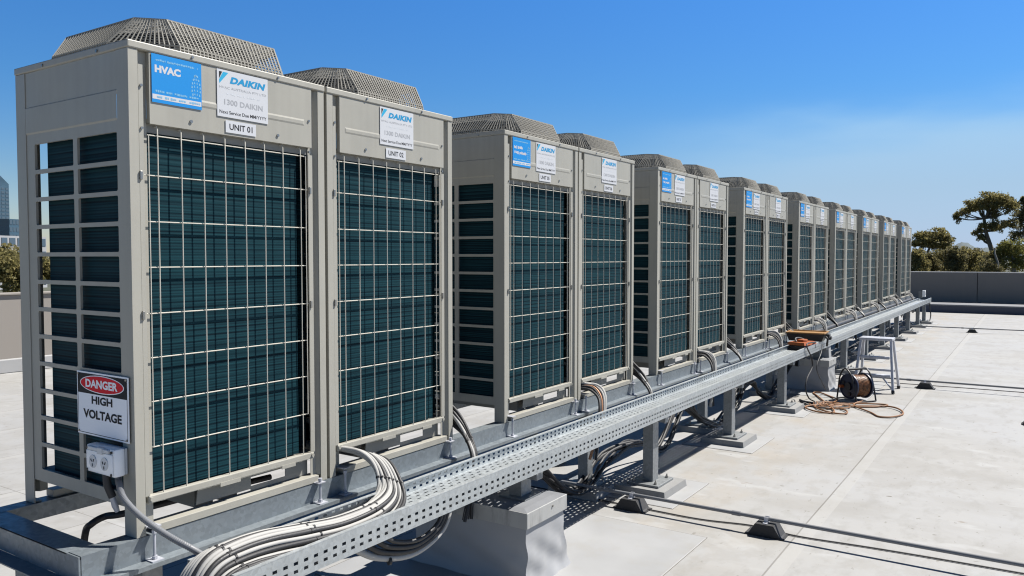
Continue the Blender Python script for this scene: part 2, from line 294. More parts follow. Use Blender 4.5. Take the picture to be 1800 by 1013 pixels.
# ------------------------------------------------------------------ mesh helpers
class MB:
    def __init__(s): s.v = []; s.f = []
    def add(s, vs, fs):
        o = len(s.v); s.v += [tuple(p) for p in vs]; s.f += [tuple(i+o for i in q) for q in fs]; return s
    def box(s, x0, x1, y0, y1, z0, z1, bev=0.0):
        if bev:
            bm = bmesh.new(); bmesh.ops.create_cube(bm, size=1)
            for v in bm.verts: v.co = Vector(((x0+x1)/2+v.co.x*(x1-x0), (y0+y1)/2+v.co.y*(y1-y0), (z0+z1)/2+v.co.z*(z1-z0)))
            bmesh.ops.bevel(bm, geom=bm.edges[:], offset=bev, segments=2, profile=0.5, affect='EDGES')
            bm.verts.index_update()
            s.add([v.co[:] for v in bm.verts], [[v.index for v in f.verts] for f in bm.faces]); bm.free(); return s
        vs = [(x, y, z) for z in (z0, z1) for y in (y0, y1) for x in (x0, x1)]
        return s.add(vs, [(0, 2, 3, 1), (4, 5, 7, 6), (0, 1, 5, 4), (2, 6, 7, 3), (0, 4, 6, 2), (1, 3, 7, 5)])
    def prism(s, poly, axis, a, b):
        """poly in the two other axes (in xyz order), extruded along axis from a to b"""
        n = len(poly)
        def P(q, w):
            l = list(q); l.insert(axis, w); return l
        vs = [P(q, a) for q in poly]+[P(q, b) for q in poly]
        fs = [tuple(range(n))[::-1], tuple(range(n, 2*n))]+[(i, (i+1) % n, n+(i+1) % n, n+i) for i in range(n)]
        return s.add(vs, fs)
    def frustum(s, b0, b1, z0, z1):
        """b = (x0,x1,y0,y1)"""
        vs = [(b0[0], b0[2], z0), (b0[1], b0[2], z0), (b0[1], b0[3], z0), (b0[0], b0[3], z0), (b1[0], b1[2], z1), (b1[1], b1[2], z1), (b1[1], b1[3], z1), (b1[0], b1[3], z1)]
        return s.add(vs, [(3, 2, 1, 0), (4, 5, 6, 7), (0, 1, 5, 4), (1, 2, 6, 5), (2, 3, 7, 6), (3, 0, 4, 7)])
    def tube(s, pts, r, n=8, closed=False, caps=True):
        P = [Vector(p) for p in pts]; k = len(P)
        if k < 2: return s
        T = []
        for i in range(k):
            a = P[(i-1) % k] if (closed or i > 0) else P[i]; c = P[(i+1) % k] if (closed or i < k-1) else P[i]
            d = c-a; T.append(d.normalized() if d.length > 1e-9 else Vector((0, 0, 1)))
        up = Vector((0, 0, 1)) if abs(T[0].z) < 0.9 else Vector((1, 0, 0))
        N = (up-T[0]*up.dot(T[0])).normalized(); vs = []
        for i in range(k):
            N = N-T[i]*N.dot(T[i])
            N = N.normalized() if N.length > 1e-6 else T[i].orthogonal().normalized()
            B = T[i].cross(N); ri = r[i] if isinstance(r, (list, tuple)) else r
            for j in range(n):
                a = 2*math.pi*j/n; vs.append(P[i]+(N*math.cos(a)+B*math.sin(a))*ri)
        fs = []
        for i in range(k if closed else k-1):
            i2 = (i+1) % k
            for j in range(n): fs.append((i*n+j, i*n+(j+1) % n, i2*n+(j+1) % n, i2*n+j))
        if caps and not closed: fs += [tuple(range(n))[::-1], tuple(range((k-1)*n, k*n))]
        return s.add(vs, fs)
    def bar(s, a, b, w, h=None, up=(0, 0, 1)):
        a, b = Vector(a), Vector(b); h = h or w; d = (b-a).normalized(); u = Vector(up)
        if abs(u.dot(d)) > 0.95: u = Vector((0, 1, 0))
        sd = d.cross(u).normalized()*w/2; u2 = sd.cross(d).normalized()*h/2
        vs = [a-sd-u2, a+sd-u2, a+sd+u2, a-sd+u2, b-sd-u2, b+sd-u2, b+sd+u2, b-sd+u2]
        return s.add(vs, [(3, 2, 1, 0), (4, 5, 6, 7), (0, 1, 5, 4), (1, 2, 6, 5), (2, 3, 7, 6), (3, 0, 4, 7)])
    def disc(s, c, nrm, r, t, n=20, rx=None):
        nrm = Vector(nrm).normalized(); c = Vector(c)
        return s.tube([c-nrm*t/2, c+nrm*t/2], r, n)
    def mesh(s, name, m, smooth=False):
        me = bpy.data.meshes.new(name); me.from_pydata(s.v, [], s.f); me.update()
        if m: me.materials.append(m)
        bm = bmesh.new(); bm.from_mesh(me); bmesh.ops.recalc_face_normals(bm, faces=bm.faces[:]); bm.to_mesh(me); bm.free()
        if smooth:
            for p in me.polygons: p.use_smooth = True
            try: me.set_sharp_from_angle(angle=R(40))
            except Exception: pass
        return me
    def build(s, name, m, parent=None, smooth=False):
        o = bpy.data.objects.new(name, s.mesh(name, m, smooth)); COL.objects.link(o)
        if parent: o.parent = parent
        return o
def spline(pts, sub=8, closed=False):
    P = [Vector(p) for p in pts]; k = len(P); o = []
    for i in range(k if closed else k-1):
        p0 = P[(i-1) % k] if closed or i > 0 else P[i]*2-P[i+1]; p1 = P[i]; p2 = P[(i+1) % k]
        p3 = P[(i+2) % k] if closed or i < k-2 else p2*2-p1
        for j in range(sub):
            t = j/sub
            o.append(0.5*((2*p1)+(p2-p0)*t+(2*p0-5*p1+4*p2-p3)*t*t+(3*p1-p0-3*p2+p3)*t**3))
    if not closed: o.append(P[-1])
    return o
def tag(o, label=None, cat=None, group=None, kind=None):
    if label: o['label'] = label
    if cat: o['category'] = cat
    if group: o['group'] = group
    if kind: o['kind'] = kind
    return o
def thing(name, loc, label, cat, group=None, rz=0):
    o = bpy.data.objects.new(name, None); COL.objects.link(o); o.empty_display_size = 0.1
    o.location = loc; o.rotation_euler = (0, 0, rz); return tag(o, label, cat, group)
def dup(o, parent=None, loc=None, label=None, skip=()):
    c = o.copy(); COL.objects.link(c)
    if parent: c.parent = parent
    if loc is not None: c.location = loc
    if label: c['label'] = label
    for ch in list(o.children):
        if ch.name.split('.')[0] not in skip: dup(ch, c, skip=skip)
    return c
FONT_CACHE = {}
def text_mesh(body, bold=0.0, shear=0.0, space=1.0):
    key = (body, bold, shear, space)
    if key in FONT_CACHE: return FONT_CACHE[key]
    cu_ = bpy.data.curves.new('txt', 'FONT'); cu_.body = body; cu_.offset = bold; cu_.shear = shear; cu_.space_character = space; cu_.resolution_u = 3
    ob = bpy.data.objects.new('txt', cu_); COL.objects.link(ob)
    dg = bpy.context.evaluated_depsgraph_get(); me = bpy.data.meshes.new_from_object(ob.evaluated_get(dg))
    bpy.data.objects.remove(ob)
    vs = [v.co.copy() for v in me.vertices]; fs = [tuple(p.vertices) for p in me.polygons]
    x0 = min(v.x for v in vs); x1 = max(v.x for v in vs); y0 = min(v.y for v in vs); y1 = max(v.y for v in vs)
    FONT_CACHE[key] = ([((v.x-x0)/(x1-x0), (v.y-y0)/(y1-y0)) for v in vs], fs)
    return FONT_CACHE[key]
def put_text(mb, body, u0, u1, v0, v1, place, bold=0.0, shear=0.0, space=1.0):
    vs, fs = text_mesh(body, bold, shear, space)
    mb.add([place(u0+(u1-u0)*a, v0+(v1-v0)*b) for a, b in vs], fs)
def scribble(mb, u0, u1, v0, v1, place, rnd):
    """an illegible printed line: short strokes of uneven width"""
    u = u0
    while u < u1:
        w = rnd.uniform(0.004, 0.011)
        if rnd.random() < 0.82:
            a, b = v0+rnd.uniform(0, 0.25)*(v1-v0), v1-rnd.uniform(0, 0.3)*(v1-v0); e = min(u+w*0.8, u1)
            mb.add([place(u, a), place(e, a), place(e, b), place(u, b)], [(0, 1, 2, 3)])
        u += w

# ------------------------------------------------------------------ setting
MB().box(-9, 26.3, -14, 9.36, ZG-0.5, ZG).build('roof', M['roof'])['kind'] = 'structure'
g = MB(); N = 64
g.add([(0, 0, -9)]+[(9000*math.cos(2*math.pi*i/N), 9000*math.sin(2*math.pi*i/N), -9) for i in range(N)], [(0, i+1, (i+1) % N+1) for i in range(N)])
tag(g.build('ground', M['earth']), kind='structure')
h = MB(); rnd = random.Random(3); pts = []
prof = [(1350, 3), (1480, 30), (1560, 18), (1610, 24), (1650, 38), (1672, 46), (1690, 56), (1705, 48), (1722, 36), (1735, 45), (1770, 40), (1850, 30), (1990, 12), (2150, 3)]
for px, z in prof: p = at(px, 440, 0, 3000); pts.append((p.x, p.y, z*0.72 if abs(px-1692) > 16 else z*0.9))
pts = spline(pts, 6); rowv = []
for p in pts:
    rowv += [(p.x-500, p.y*0.83, -9.5), (p.x-160, p.y*0.95, p.z*0.55+rnd.uniform(-3, 3)), (p.x, p.y, p.z+rnd.uniform(-1.5, 1.5)), (p.x+600, p.y*1.2, -9.5)]
h.add(rowv, [(4*i+j, 4*i+j+1, 4*i+j+5, 4*i+j+4) for i in range(len(pts)-1) for j in range(3)])
tag(h.build('hills', M['hill'], smooth=True), kind='structure')

pw = thing('parapet_wall', (26.25, 0, ZG), 'dark grey panelled parapet wall closing the far right end of the roof', 'wall')
b = MB()
ys = [12.0, 6.75, 2.6, -1.12, -4.84, -8.6, -14]
for i in range(len(ys)-1): MB().box(0, 0.15, ys[i+1]+0.008, ys[i]-0.008, 0.2385, 1.1365).build('panel', M['parapet'], pw)
b.box(0.16, 0.20, -14, 12, 0.24, 1.13); b.build('backing', M['parapet'], pw)
MB().box(-0.02, 0.2, -14, 12, 1.137, 1.162, 0.004).build('capping', M['parapet_cap'], pw)
MB().box(-1.68, -0.002, -14, 12, 0.20, 0.238, 0.006).build('ledge', M['ledge'], pw)
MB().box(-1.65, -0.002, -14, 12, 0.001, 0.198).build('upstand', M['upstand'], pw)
lw = thing('parapet_wall', (0, 9.36, ZG), 'beige rendered parapet wall behind the units at the far left', 'wall')
b = MB().box(-9, 26.0, 0.10, 0.35, 0.0, 1.08); b.build('wall', M['wall_left'], lw)
MB().box(-9.02, 26.0, 0.07, 0.38, 1.083, 1.11, 0.005).build('capping', M['wall_left'], lw)
MB().box(-9, 26.0, 0.001, 0.098, 0.0, 0.19, 0.01).build('upstand', M['roof_white'], lw)

# ------------------------------------------------------------------ outdoor units
UW, UD, UH = 0.8647, 0.765, 1.68
PX = [0, 2.2308, 4.4256, 6.6672, 8.9789, 11.2068, 13.5047, 15.8484, 18.4306]
def build_unit():
    u = thing('condenser_unit', (0, 0, 0), 'x', 'outdoor unit', 'outdoor units standing in pairs along the roof')
    # corner posts: folded L sections
    for sx in (0, 1):
        for sy in (0, 1):
            def X(a): return a if sx == 0 else UW-a
            def Y(a): return a if sy == 0 else UD-a
            poly = [(X(0), Y(0)), (X(0.034), Y(0)), (X(0.034), Y(0.004)), (X(0.004), Y(0.004)), (X(0.004), Y(0.07)), (X(0), Y(0.07))]
            b = MB(); b.prism(poly, 2, 0.001, 1.652)
            b.prism([(X(0.0345), Y(0.004)), (X(0.046), Y(0.02)), (X(0.074), Y(0.02)), (X(0.074), Y(0.022)), (X(0.045), Y(0.022)), (X(0.0335), Y(0.0045))], 2, 0.03, 1.652)
            # clip strip standing beside the recess
            b.prism([(X(0.0355), Y(0.001)), (X(0.052), Y(0.001)), (X(0.052), Y(0.0035)), (X(0.0355), Y(0.0035))] if sx == 0 else
                    [(X(0.066), Y(0.001)), (X(0.088), Y(0.001)), (X(0.088), Y(0.0035)), (X(0.066), Y(0.0035))], 2, 0.135, 1.605 if sx == 0 else 1.38)
            # foot plate
            b.box(min(X(0.004), X(0.034)), max(X(0.004), X(0.034)), min(Y(0.004), Y(0.06)), max(Y(0.004), Y(0.06)), 0.0015, 0.005)
            b.build('corner_post', M['paint'], u)
    b = MB().box(-0.003, UW+0.003, -0.004, UD+0.004, 1.6535, 1.68, 0.004); b.build('top_cap', M['paint'], u)
    # front panel with embossed rib
    b = MB(); x0, x1 = 0.0745, 0.7955; z0, z1 = 1.411, 1.6525; r0, r1, a, c = 0.105, 0.757, 1.4965, 1.523
    yf, yr = 0.0, -0.0018
    b.add([(x0, yf, z0), (x1, yf, z0), (x1, yf, z1), (x0, yf, z1), (r0, yf, a), (r1, yf, a), (r1, yf, c), (r0, yf, c),
           (r0+.006, yr, a+.007), (r1-.006, yr, a+.007), (r1-.006, yr, c-.007), (r0+.006, yr, c-.007)],
          [(0, 1, 5, 4), (1, 2, 6, 5), (2, 3, 7, 6), (3, 0, 4, 7), (4, 5, 9, 8), (5, 6, 10, 9), (6, 7, 11, 10), (7, 4, 8, 11), (8, 9, 10, 11)])
    b.box(x0, x1, 0.0005, 0.02, z0, z0+0.002); b.box(x0, x0+0.002, 0.0005, 0.02, z0, z1); b.box(x1-0.002, x1, 0.0005, 0.02, z0, z1)
    fp = b.build('front_panel', M['paint'], u)
    b = MB()
    def screw(par, c, nrm, r): MB().disc(c, nrm, r, 0.006, 10).build('screw', M['screw'], par)
    for x, z in ((0.232, 1.44), (0.619, 1.44)): screw(fp, (x, -0.001, z), (0, 1, 0), 0.006)
    for x in (0.238, 0.62): screw(u, (x, -0.005, 1.667), (0, 1, 0), 0.005)
    for x, z in ((0.044, 1.535), (0.044, 1.392), (0.78, 1.392), (0.78, 1.52)): screw(u, (x, -0.001, z), (0, 1, 0), 0.005)
    for y in (0.18, 0.55): screw(u, (-0.0045, y, 1.664), (1, 0, 0), 0.005)
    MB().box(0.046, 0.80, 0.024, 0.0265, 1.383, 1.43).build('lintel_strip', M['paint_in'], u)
    # end panels with louvre windows
    for sx in (0, 1):
        xo, xi = (0.003, 0.0045) if sx == 0 else (UW-0.003, UW-0.0045)
        ysplit = [0.0715, 0.079, 0.333, 0.3605, 0.6355, 0.6935]
        zr = [0.097]
        for k in range(12): zr += [0.1445+k*0.1037, 0.1445+k*0.1037+0.0885]
        zr[-1] = 1.381; zr.append(1.4195)
        b = MB()
        for i in range(5):
            for j in range(len(zr)-1):
                if i in (1, 3) and j % 2 == 1:
                    ya, yb, za, zb = ysplit[i], ysplit[i+1], zr[j], zr[j+1]; c = 0.006   # corner fillets of each window
                    for (py, pz, dy, dz) in ((ya, za, 1, 1), (yb, za, -1, 1), (yb, zb, -1, -1), (ya, zb, 1, -1)):
                        b.prism([(py, pz), (py+dy*c, pz), (py+dy*c*0.3, pz+dz*c*0.3), (py, pz+dz*c)], 0, min(xo, xi), max(xo, xi))
                    # folded-in rims
                    xr = 0.012 if sx == 0 else UW-0.012
                    for q in ((ya, yb, za, za), (ya, yb, zb, zb), (ya, ya, za, zb), (yb, yb, za, zb)):
                        if q[2] == q[3]: b.add([(xo, q[0], q[2]), (xo, q[1], q[2]), (xr, q[1], q[2]), (xr, q[0], q[2])], [(0, 1, 2, 3)])
                        else: b.add([(xo, q[0], q[2]), (xo, q[0], q[3]), (xr, q[0], q[3]), (xr, q[0], q[2])], [(0, 1, 2, 3)])
                    continue
                ya, yb, za, zb = ysplit[i], ysplit[i+1], zr[j], zr[j+1]
                b.add([(xo, ya, za), (xo, yb, za), (xo, yb, zb), (xo, ya, zb)], [(0, 1, 2, 3)])
        # upper part, with a stepped lower edge and an embossed line
        xs = xo-0.003 if sx == 0 else xo+0.003
        y0, y1 = 0.0715, 0.6935
        b.add([(xo, y0, 1.4195), (xo, y1, 1.4195), (xs, y1, 1.426), (xs, y0, 1.426), (xs, y1, 1.519), (xs, y0, 1.519), (xo, y1, 1.523), (xo, y0, 1.523), (xo, y1, 1.652), (xo, y0, 1.652)],
              [(0, 1, 2, 3), (3, 2, 4, 5), (5, 4, 6, 7), (7, 6, 8, 9)])
        b.add([(xo, y0, 0.097), (xo, y1, 0.097), (xi+(.02 if sx == 0 else -.02), y1, 0.097), (xi+(.02 if sx == 0 else -.02), y0, 0.097)], [(0, 1, 2, 3)])
        b.build('side_panel', M['paint'], u)
    # coil: one wrapped sheet with rounded corners and thickness
    def coil_path(off):
        p = [(0.032+off, 0.60)]; r = 0.06-off; cx, cy = 0.092, 0.09
        for k in range(9):
            a = math.pi+math.pi/2*k/8; p.append((cx+r*math.cos(a), cy+r*math.sin(a)))
        p.append((0.736, 0.03+off)); return p
    po, pi_ = coil_path(0), coil_path(0.035)
    b = MB(); b.prism(po+pi_[::-1], 2, 0.137, 1.40)
    b.box(UW-0.07, UW-0.035, 0.09, 0.66, 0.137, 1.40); b.box(0.22, UW-0.08, 0.70, 0.735, 0.137, 1.40)
    b.build('coil', M['coil'], u, smooth=True)
    # wire guard
    b = MB(); zt = 1.40
    xsv = [0.105+0.0906*k for k in range(8)]
    for x in xsv:
        b.tube([(x, 0.024, zt+0.006), (x, 0.012, zt+0.005), (x, 0.006, zt-0.004), (x, 0.005, 1.3), (x, 0.005, 0.128)], 0.0021, 6)
    for x, z0 in ((0.0715, 0.299), (0.766, 0.299)): b.tube([(x, 0.005, 1.374), (x, 0.005, z0)], 0.0021, 6)
    for z in (1.373, 1.236, 1.078, 0.921, 0.762, 0.609, 0.457, 0.299):
        x0, x1 = (0.036, 0.783) if z in (1.236, 0.762) else (0.0695, 0.768)
        b.tube([(x0, 0.0105, z), (x1, 0.0105, z)], 0.0021, 6)
    wg = b.build('wire_guard', M['wire'], u, smooth=True)
    for z in (1.236, 0.762):
        for x in (0.038, 0.783): MB().box(x-0.005, x+0.005, -0.006, 0.002, z-0.018, z+0.012, 0.002).build('clip', M['screw'], wg)
    # rails and base
    b = MB().box(0.0465, 0.792, -0.002, 0.024, 0.108, 0.1345, 0.003); b.box(0.33, 0.42, -0.0035, 0.0, 0.098, 0.113); b.box(0.62, 0.69, -0.0035, 0.0, 0.098, 0.113)
    for x in (0.055, 0.782): b.disc((x, -0.004, 0.123), (0, 1, 0), 0.007, 0.006, 10)
    b.build('lower_rail', M['paint'], u)
    b = MB(); xo = [(0.256, 0.042), (0.50, 0.042), (0.50, 0.107), (0.275, 0.107), (0.262, 0.09)]
    b.prism(xo, 1, 0.04, 0.043)
    b.prism([(0.50, 0.034), (0.672, 0.034), (0.672, 0.052), (0.50, 0.052)], 1, 0.04, 0.043)
    b.prism([(0.50, 0.088), (0.672, 0.088), (0.672, 0.107), (0.50, 0.107)], 1, 0.04, 0.043)
    b.prism([(0.672, 0.034), (0.79, 0.034), (0.79, 0.107), (0.672, 0.107)], 1, 0.04, 0.043)
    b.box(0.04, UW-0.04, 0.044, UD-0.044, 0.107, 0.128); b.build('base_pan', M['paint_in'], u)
    for y0, y1 in ((0.0, 0.055), (UD-0.055, UD)): MB().box(0.078, UW-0.05, y0+(0.0 if y0 else -0.004), y1, 0.0015, 0.031, 0.002).build('base_rail', M['paint'], u)
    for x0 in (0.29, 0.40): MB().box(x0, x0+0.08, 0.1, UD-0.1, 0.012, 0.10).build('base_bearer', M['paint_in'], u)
    # fan discharge guard
    def octo(x0, x1, y0, y1, c, z): return [Vector(q) for q in ((x0+c, y0, z), (x1-c, y0, z), (x1, y0+c, z), (x1, y1-c, z), (x1-c, y1, z), (x0+c, y1, z), (x0, y1-c, z), (x0, y0+c, z))]
    o0 = octo(0.034, UW-0.034, 0.018, UD-0.030, 0.172, 1.681); o1 = octo(0.040, UW-0.040, 0.022, UD-0.036, 0.168, 1.704); o2 = octo(0.120, UW-0.120, 0.080, UD-0.080, 0.075, 1.802)
    b = MB(); wr = 0.0031
    def rod(p, q, w=wr): b.bar(p, q, w*1.5, w*1.5)
    for k in range(8):
        k2 = (k+1) % 8; ln = (o1[k2]-o1[k]).length; n = max(5, int(ln/0.0160))
        for j in range(n):
            t = j/n; p0 = o0[k].lerp(o0[k2], t); p1 = o1[k].lerp(o1[k2], t); p2 = o2[k].lerp(o2[k2], t)
            rod(p0, p1); rod(p1, p2)
        for j in range(11):
            t = j/10; rod(o1[k].lerp(o2[k], t), o1[k2].lerp(o2[k2], t), 0.0036 if j in (0, 10) else 0.0015)
        rod(o0[k], o0[k2], 0.004); rod(o1[k].lerp(o0[k], 0.5), o1[k2].lerp(o0[k2], 0.5))
        rod(o1[k], o2[k], 0.0036)
    for j in range(1, 30):
        y = 0.08+(UD-0.16)*j/30; e = max(0, 0.075-min(y-0.08, UD-0.08-y)); rod((0.12+e, y, 1.802), (UW-0.12-e, y, 1.802))
    for j in range(1, 12):
        x = 0.12+(UW-0.24)*j/12; e = max(0, 0.075-min(x-0.12, UW-0.12-x)); rod((x, 0.08+e, 1.802), (x, UD-0.08-e, 1.802), 0.003)
    b.build('fan_guard', M['mesh'], u)
    b = MB(); c0 = Vector((UW/2, UD/2, 0)); n = 32; vs = []
    for z, r in ((1.681, 0.335), (1.70, 0.315), (1.775, 0.30), (1.775, 0.285), (1.681, 0.285)):
        for j in range(n): vs.append((c0.x+r*math.cos(2*math.pi*j/n)*1.0, c0.y+r*math.sin(2*math.pi*j/n), z))
    b.add(vs, [(i*n+j, i*n+(j+1) % n, (i+1)*n+(j+1) % n, (i+1)*n+j) for i in range(4) for j in range(n)])
    b.build('fan_shroud', M['dark'], u, smooth=True)
    b = MB(); b.tube([(c0.x, c0.y, 1.70), (c0.x, c0.y, 1.76)], 0.07, 16)
    for k in range(4):
        a = math.pi/2*k+0.4; d = Vector((math.cos(a), math.sin(a), 0)); s_ = Vector((-d.y, d.x, 0)); cc = c0+Vector((0, 0, 1.73))
        b.add([cc+d*0.06-s_*0.05+Vector((0, 0, -.02)), cc+d*0.27-s_*0.09+Vector((0, 0, -.02)), cc+d*0.27+s_*0.09+Vector((0, 0, .025)), cc+d*0.06+s_*0.05+Vector((0, 0, .025))], [(0, 1, 2, 3)])
    b.build('fan', M['black'], u)
    return u
def front(off):
    return lambda a, c: (a, -off, c)
def service_sticker(u, x0, x1, z0, z1):
    P = front(0.0033)
    s = MB().box(x0, x1, -0.0030, -0.0019, z0, z1).build('service_sticker', M['sticker_white'], u)
    w, hgt = x1-x0, z1-z0
    def U(t): return x0+w*t
    def V(t): return z0+hgt*t
    b = MB(); b.add([P(U(.04), V(.955)), P(U(.10), V(.955)), P(U(.04), V(.80))], [(0, 2, 1)]); b.build('emblem', M['ink'], s)
    b = MB(); b.add([P(U(.115), V(.955)), P(U(.215), V(.955)), P(U(.045), V(.70)), P(U(.04), V(.78))], [(0, 3, 2, 1)]); b.build('emblem', M['ink_cyan'], s)
    b = MB(); put_text(b, 'DAIKIN', U(.24), U(.955), V(.735), V(.885), P, 0.06, 0.25, 1.08); b.build('lettering', M['ink_blue'], s)
    b = MB(); put_text(b, 'HVAC AUSTRALIA PTY LTD', U(.04), U(.965), V(.605), V(.655), P, 0.0); b.build('lettering', M['ink_grey'], s)
    b = MB(); scribble(b, U(.18), U(.84), V(.485), V(.53), P, random.Random(5)); b.build('lettering', M['ink_pale'], s)
    b = MB(); put_text(b, '1300 DAIKIN', U(.13), U(.89), V(.265), V(.385), P, 0.02); b.build('lettering', M['ink_grey'], s)
    b = MB(); put_text(b, 'Next Service Due MM/YYYY', U(.04), U(.965), V(.07), V(.145), P, 0.008); b.build('lettering', M['ink'], s)
    return s
def number_label(u, x0, x1, z0, z1, txt):
    s = MB().box(x0, x1, -0.0030, -0.0019, z0, z1).build('number_label', M['sticker_white'], u)
    b = MB(); w, hgt = x1-x0, z1-z0
    put_text(b, txt, x0+w*.12, x1-w*.12, z0+hgt*.25, z1-hgt*.24, front(0.0033), 0.018); b.build('lettering', M['ink'], s)
def blue_sticker(u, x0, x1, z0, z1, first):
    s = MB().box(x0, x1, -0.0030, -0.0019, z0, z1).build('blue_sticker', M['sticker_blue'], u)
    P = front(0.0033); w, hgt = x1-x0, z1-z0
    def U(t): return x0+w*t
    def V(t): return z0+hgt*t
    rn = random.Random(2)
    b = MB(); b.add([P(U(.01), V(.07)), P(U(.99), V(.07)), P(U(.99), V(.17)), P(U(.01), V(.17))], [(0, 1, 2, 3)]); b.build('white_band', M['sticker_white'], s)
    b = MB(); scribble(b, U(.04), U(.96), V(.095), V(.145), front(0.0037), rn); b.build('lettering', M['ink_light'], s)
    for q in ((.08, .92, .855, .905), (.07, .94, .21, .265)): b = MB(); scribble(b, U(q[0]), U(q[1]), V(q[2]), V(q[3]), P, rn); b.build('lettering', M['ink_light'], s)
    b = MB()
    if first: put_text(b, 'HVAC', U(.06), U(.57), V(.62), V(.78), P, 0.055)
    else:
        scribble(b, U(.07), U(.55), V(.60), V(.72), P, rn); scribble(b, U(.07), U(.75), V(.42), V(.54), P, rn)
    b.build('lettering', M['sticker_white'], s)
    b = MB()                                                # a small stacked tree-like mark
    for k, (hw, v) in enumerate(((.03, .70), (.055, .62), (.075, .54), (.085, .46), (.085, .38), (.07, .30))):
        for sgn in (-1, 1):
            b.add([P(U(.88+sgn*hw)-.002, V(v)-.003), P(U(.88+sgn*hw)+.004, V(v)-.003), P(U(.88+sgn*hw)+.003, V(v)+.005), P(U(.88+sgn*hw)-.001, V(v)+.005)], [(0, 1, 2, 3)])
            b.add([P(U(.88+sgn*hw*.35)-.003, V(v)), P(U(.88+sgn*hw*.35)+.003, V(v)), P(U(.88+sgn*hw*.35), V(v)+.009)], [(0, 1, 2)])
    b.build('emblem', M['ink_light'], s)
ORD = ['first', 'second', 'third', 'fourth', 'fifth', 'sixth', 'seventh', 'eighth', 'ninth']
proto = build_unit()
NUM = {(0, 0): 'UNIT 01', (0, 1): 'UNIT 02', (1, 0): 'UNIT 05', (1, 1): 'UNIT 06'}
units = []
for i in range(9):
    for j in range(2):
        x = PX[i]+j*(UW+0.0167)
        if i == 0: lab = ('nearest beige outdoor unit, numbered 01, with blue and white stickers', 'beige outdoor unit numbered 02, right half of the nearest pair')[j]
        elif i == 8: lab = ('left unit of the farthest pair of beige outdoor units', 'farthest beige outdoor unit, at the right end of the row')[j]
        else: lab = ('left beige outdoor unit with blue sticker, %s pair from the camera' if j == 0 else 'right beige outdoor unit with one white sticker, %s pair from the camera') % ORD[i]
        u = proto if (i, j) == (0, 0) else dup(proto, loc=(x, 0, 0), label=lab, skip=('clip', 'screw') if i > 3 else ())
        u['label'] = lab; units.append((u, i, j))
jr = random.Random(17)
for u, i, j in units:
    e1, e2, e3 = (0, 0, 0) if i < 2 else (jr.uniform(-.006, .006), jr.uniform(-.006, .004), jr.uniform(-.008, .008))
    txt = NUM.get((i, j), 'UNIT %02d' % (2*i+j+3))
    if j == 0:
        blue_sticker(u, 0.082-min(0, e1), 0.275+e1, 1.486+e2, 1.6505, i == 0); service_sticker(u, 0.340+e3, 0.570+e3, 1.477+e2, 1.6495+min(0, e2)); number_label(u, 0.375+e1, 0.512+e1, 1.421, 1.466+min(e2, 0), txt)
    else:
        service_sticker(u, 0.325+e3, 0.558+e3, 1.477+e2, 1.6485+min(0, e2)); number_label(u, 0.364+e1, 0.502+e1, 1.419, 1.464+min(0, e2), txt)

# ------------------------------------------------------------------ danger sign and power socket on the near end
ds = thing('danger_sign', (-0.004, 0.184, 0.437), 'red, black and white high voltage warning sign on the nearest unit', 'sign')
def endp(off):                                           # facing -x: sign u runs towards -y
    return lambda a, c: (-off, -a, c)
w2, h2 = 0.163, 0.113
MB().box(-0.0045, -0.001, -w2, w2, -h2, h2, 0.0012).build('sign_plate', M['sign_white'], ds)
def rrect(mb, u0, u1, v0, v1, t, P):
    for a in ((u0, u1, v0, v0+t), (u0, u1, v1-t, v1), (u0, u0+t, v0+t, v1-t), (u1-t, u1, v0+t, v1-t)):
        mb.add([P(a[0], a[2]), P(a[1], a[2]), P(a[1], a[3]), P(a[0], a[3])], [(0, 1, 2, 3)])
P = endp(0.0049); b = MB(); rrect(b, -w2+.006, w2-.006, -h2+.006, h2-.075, 0.0022, P)
b.add([P(-w2+.006, h2-.075), P(w2-.006, h2-.075), P(w2-.006, h2-.006), P(-w2+.006, h2-.006)], [(0, 1, 2, 3)]); b.build('header', M['ink'], ds)
def ell(mb, a, c, v, P, n=36): mb.add([P(a*math.cos(2*math.pi*k/n), v+c*math.sin(2*math.pi*k/n)) for k in range(n)], [tuple(range(n))])
b = MB(); ell(b, 0.140, 0.0315, h2-.0400, endp(0.0054)); b.build('oval_rim', M['sign_white'], ds)
b = MB(); ell(b, 0.135, 0.0285, h2-.0400, endp(0.0059)); b.build('oval', M['sign_red'], ds)
b = MB(); put_text(b, 'DANGER', -0.102, 0.102, h2-.0545, h2-.0245, endp(0.0064), 0.035); b.build('lettering', M['sign_white'], ds)
b = MB(); put_text(b, 'HIGH', -0.066, 0.066, 0.001, 0.030, endp(0.0054), 0.035); b.build('lettering', M['ink'], ds); b = MB(); put_text(b, 'VOLTAGE', -0.122, 0.122, -0.052, -0.020, endp(0.0054), 0.035); b.build('lettering', M['ink'], ds)
for sy in (-1, 1):
    for sz_ in (-1, 1): MB().disc((-0.006, sy*(w2-.011), sz_*(h2-.010)), (1, 0, 0), 0.004, 0.004, 10).build('screw', M['screw'], ds)

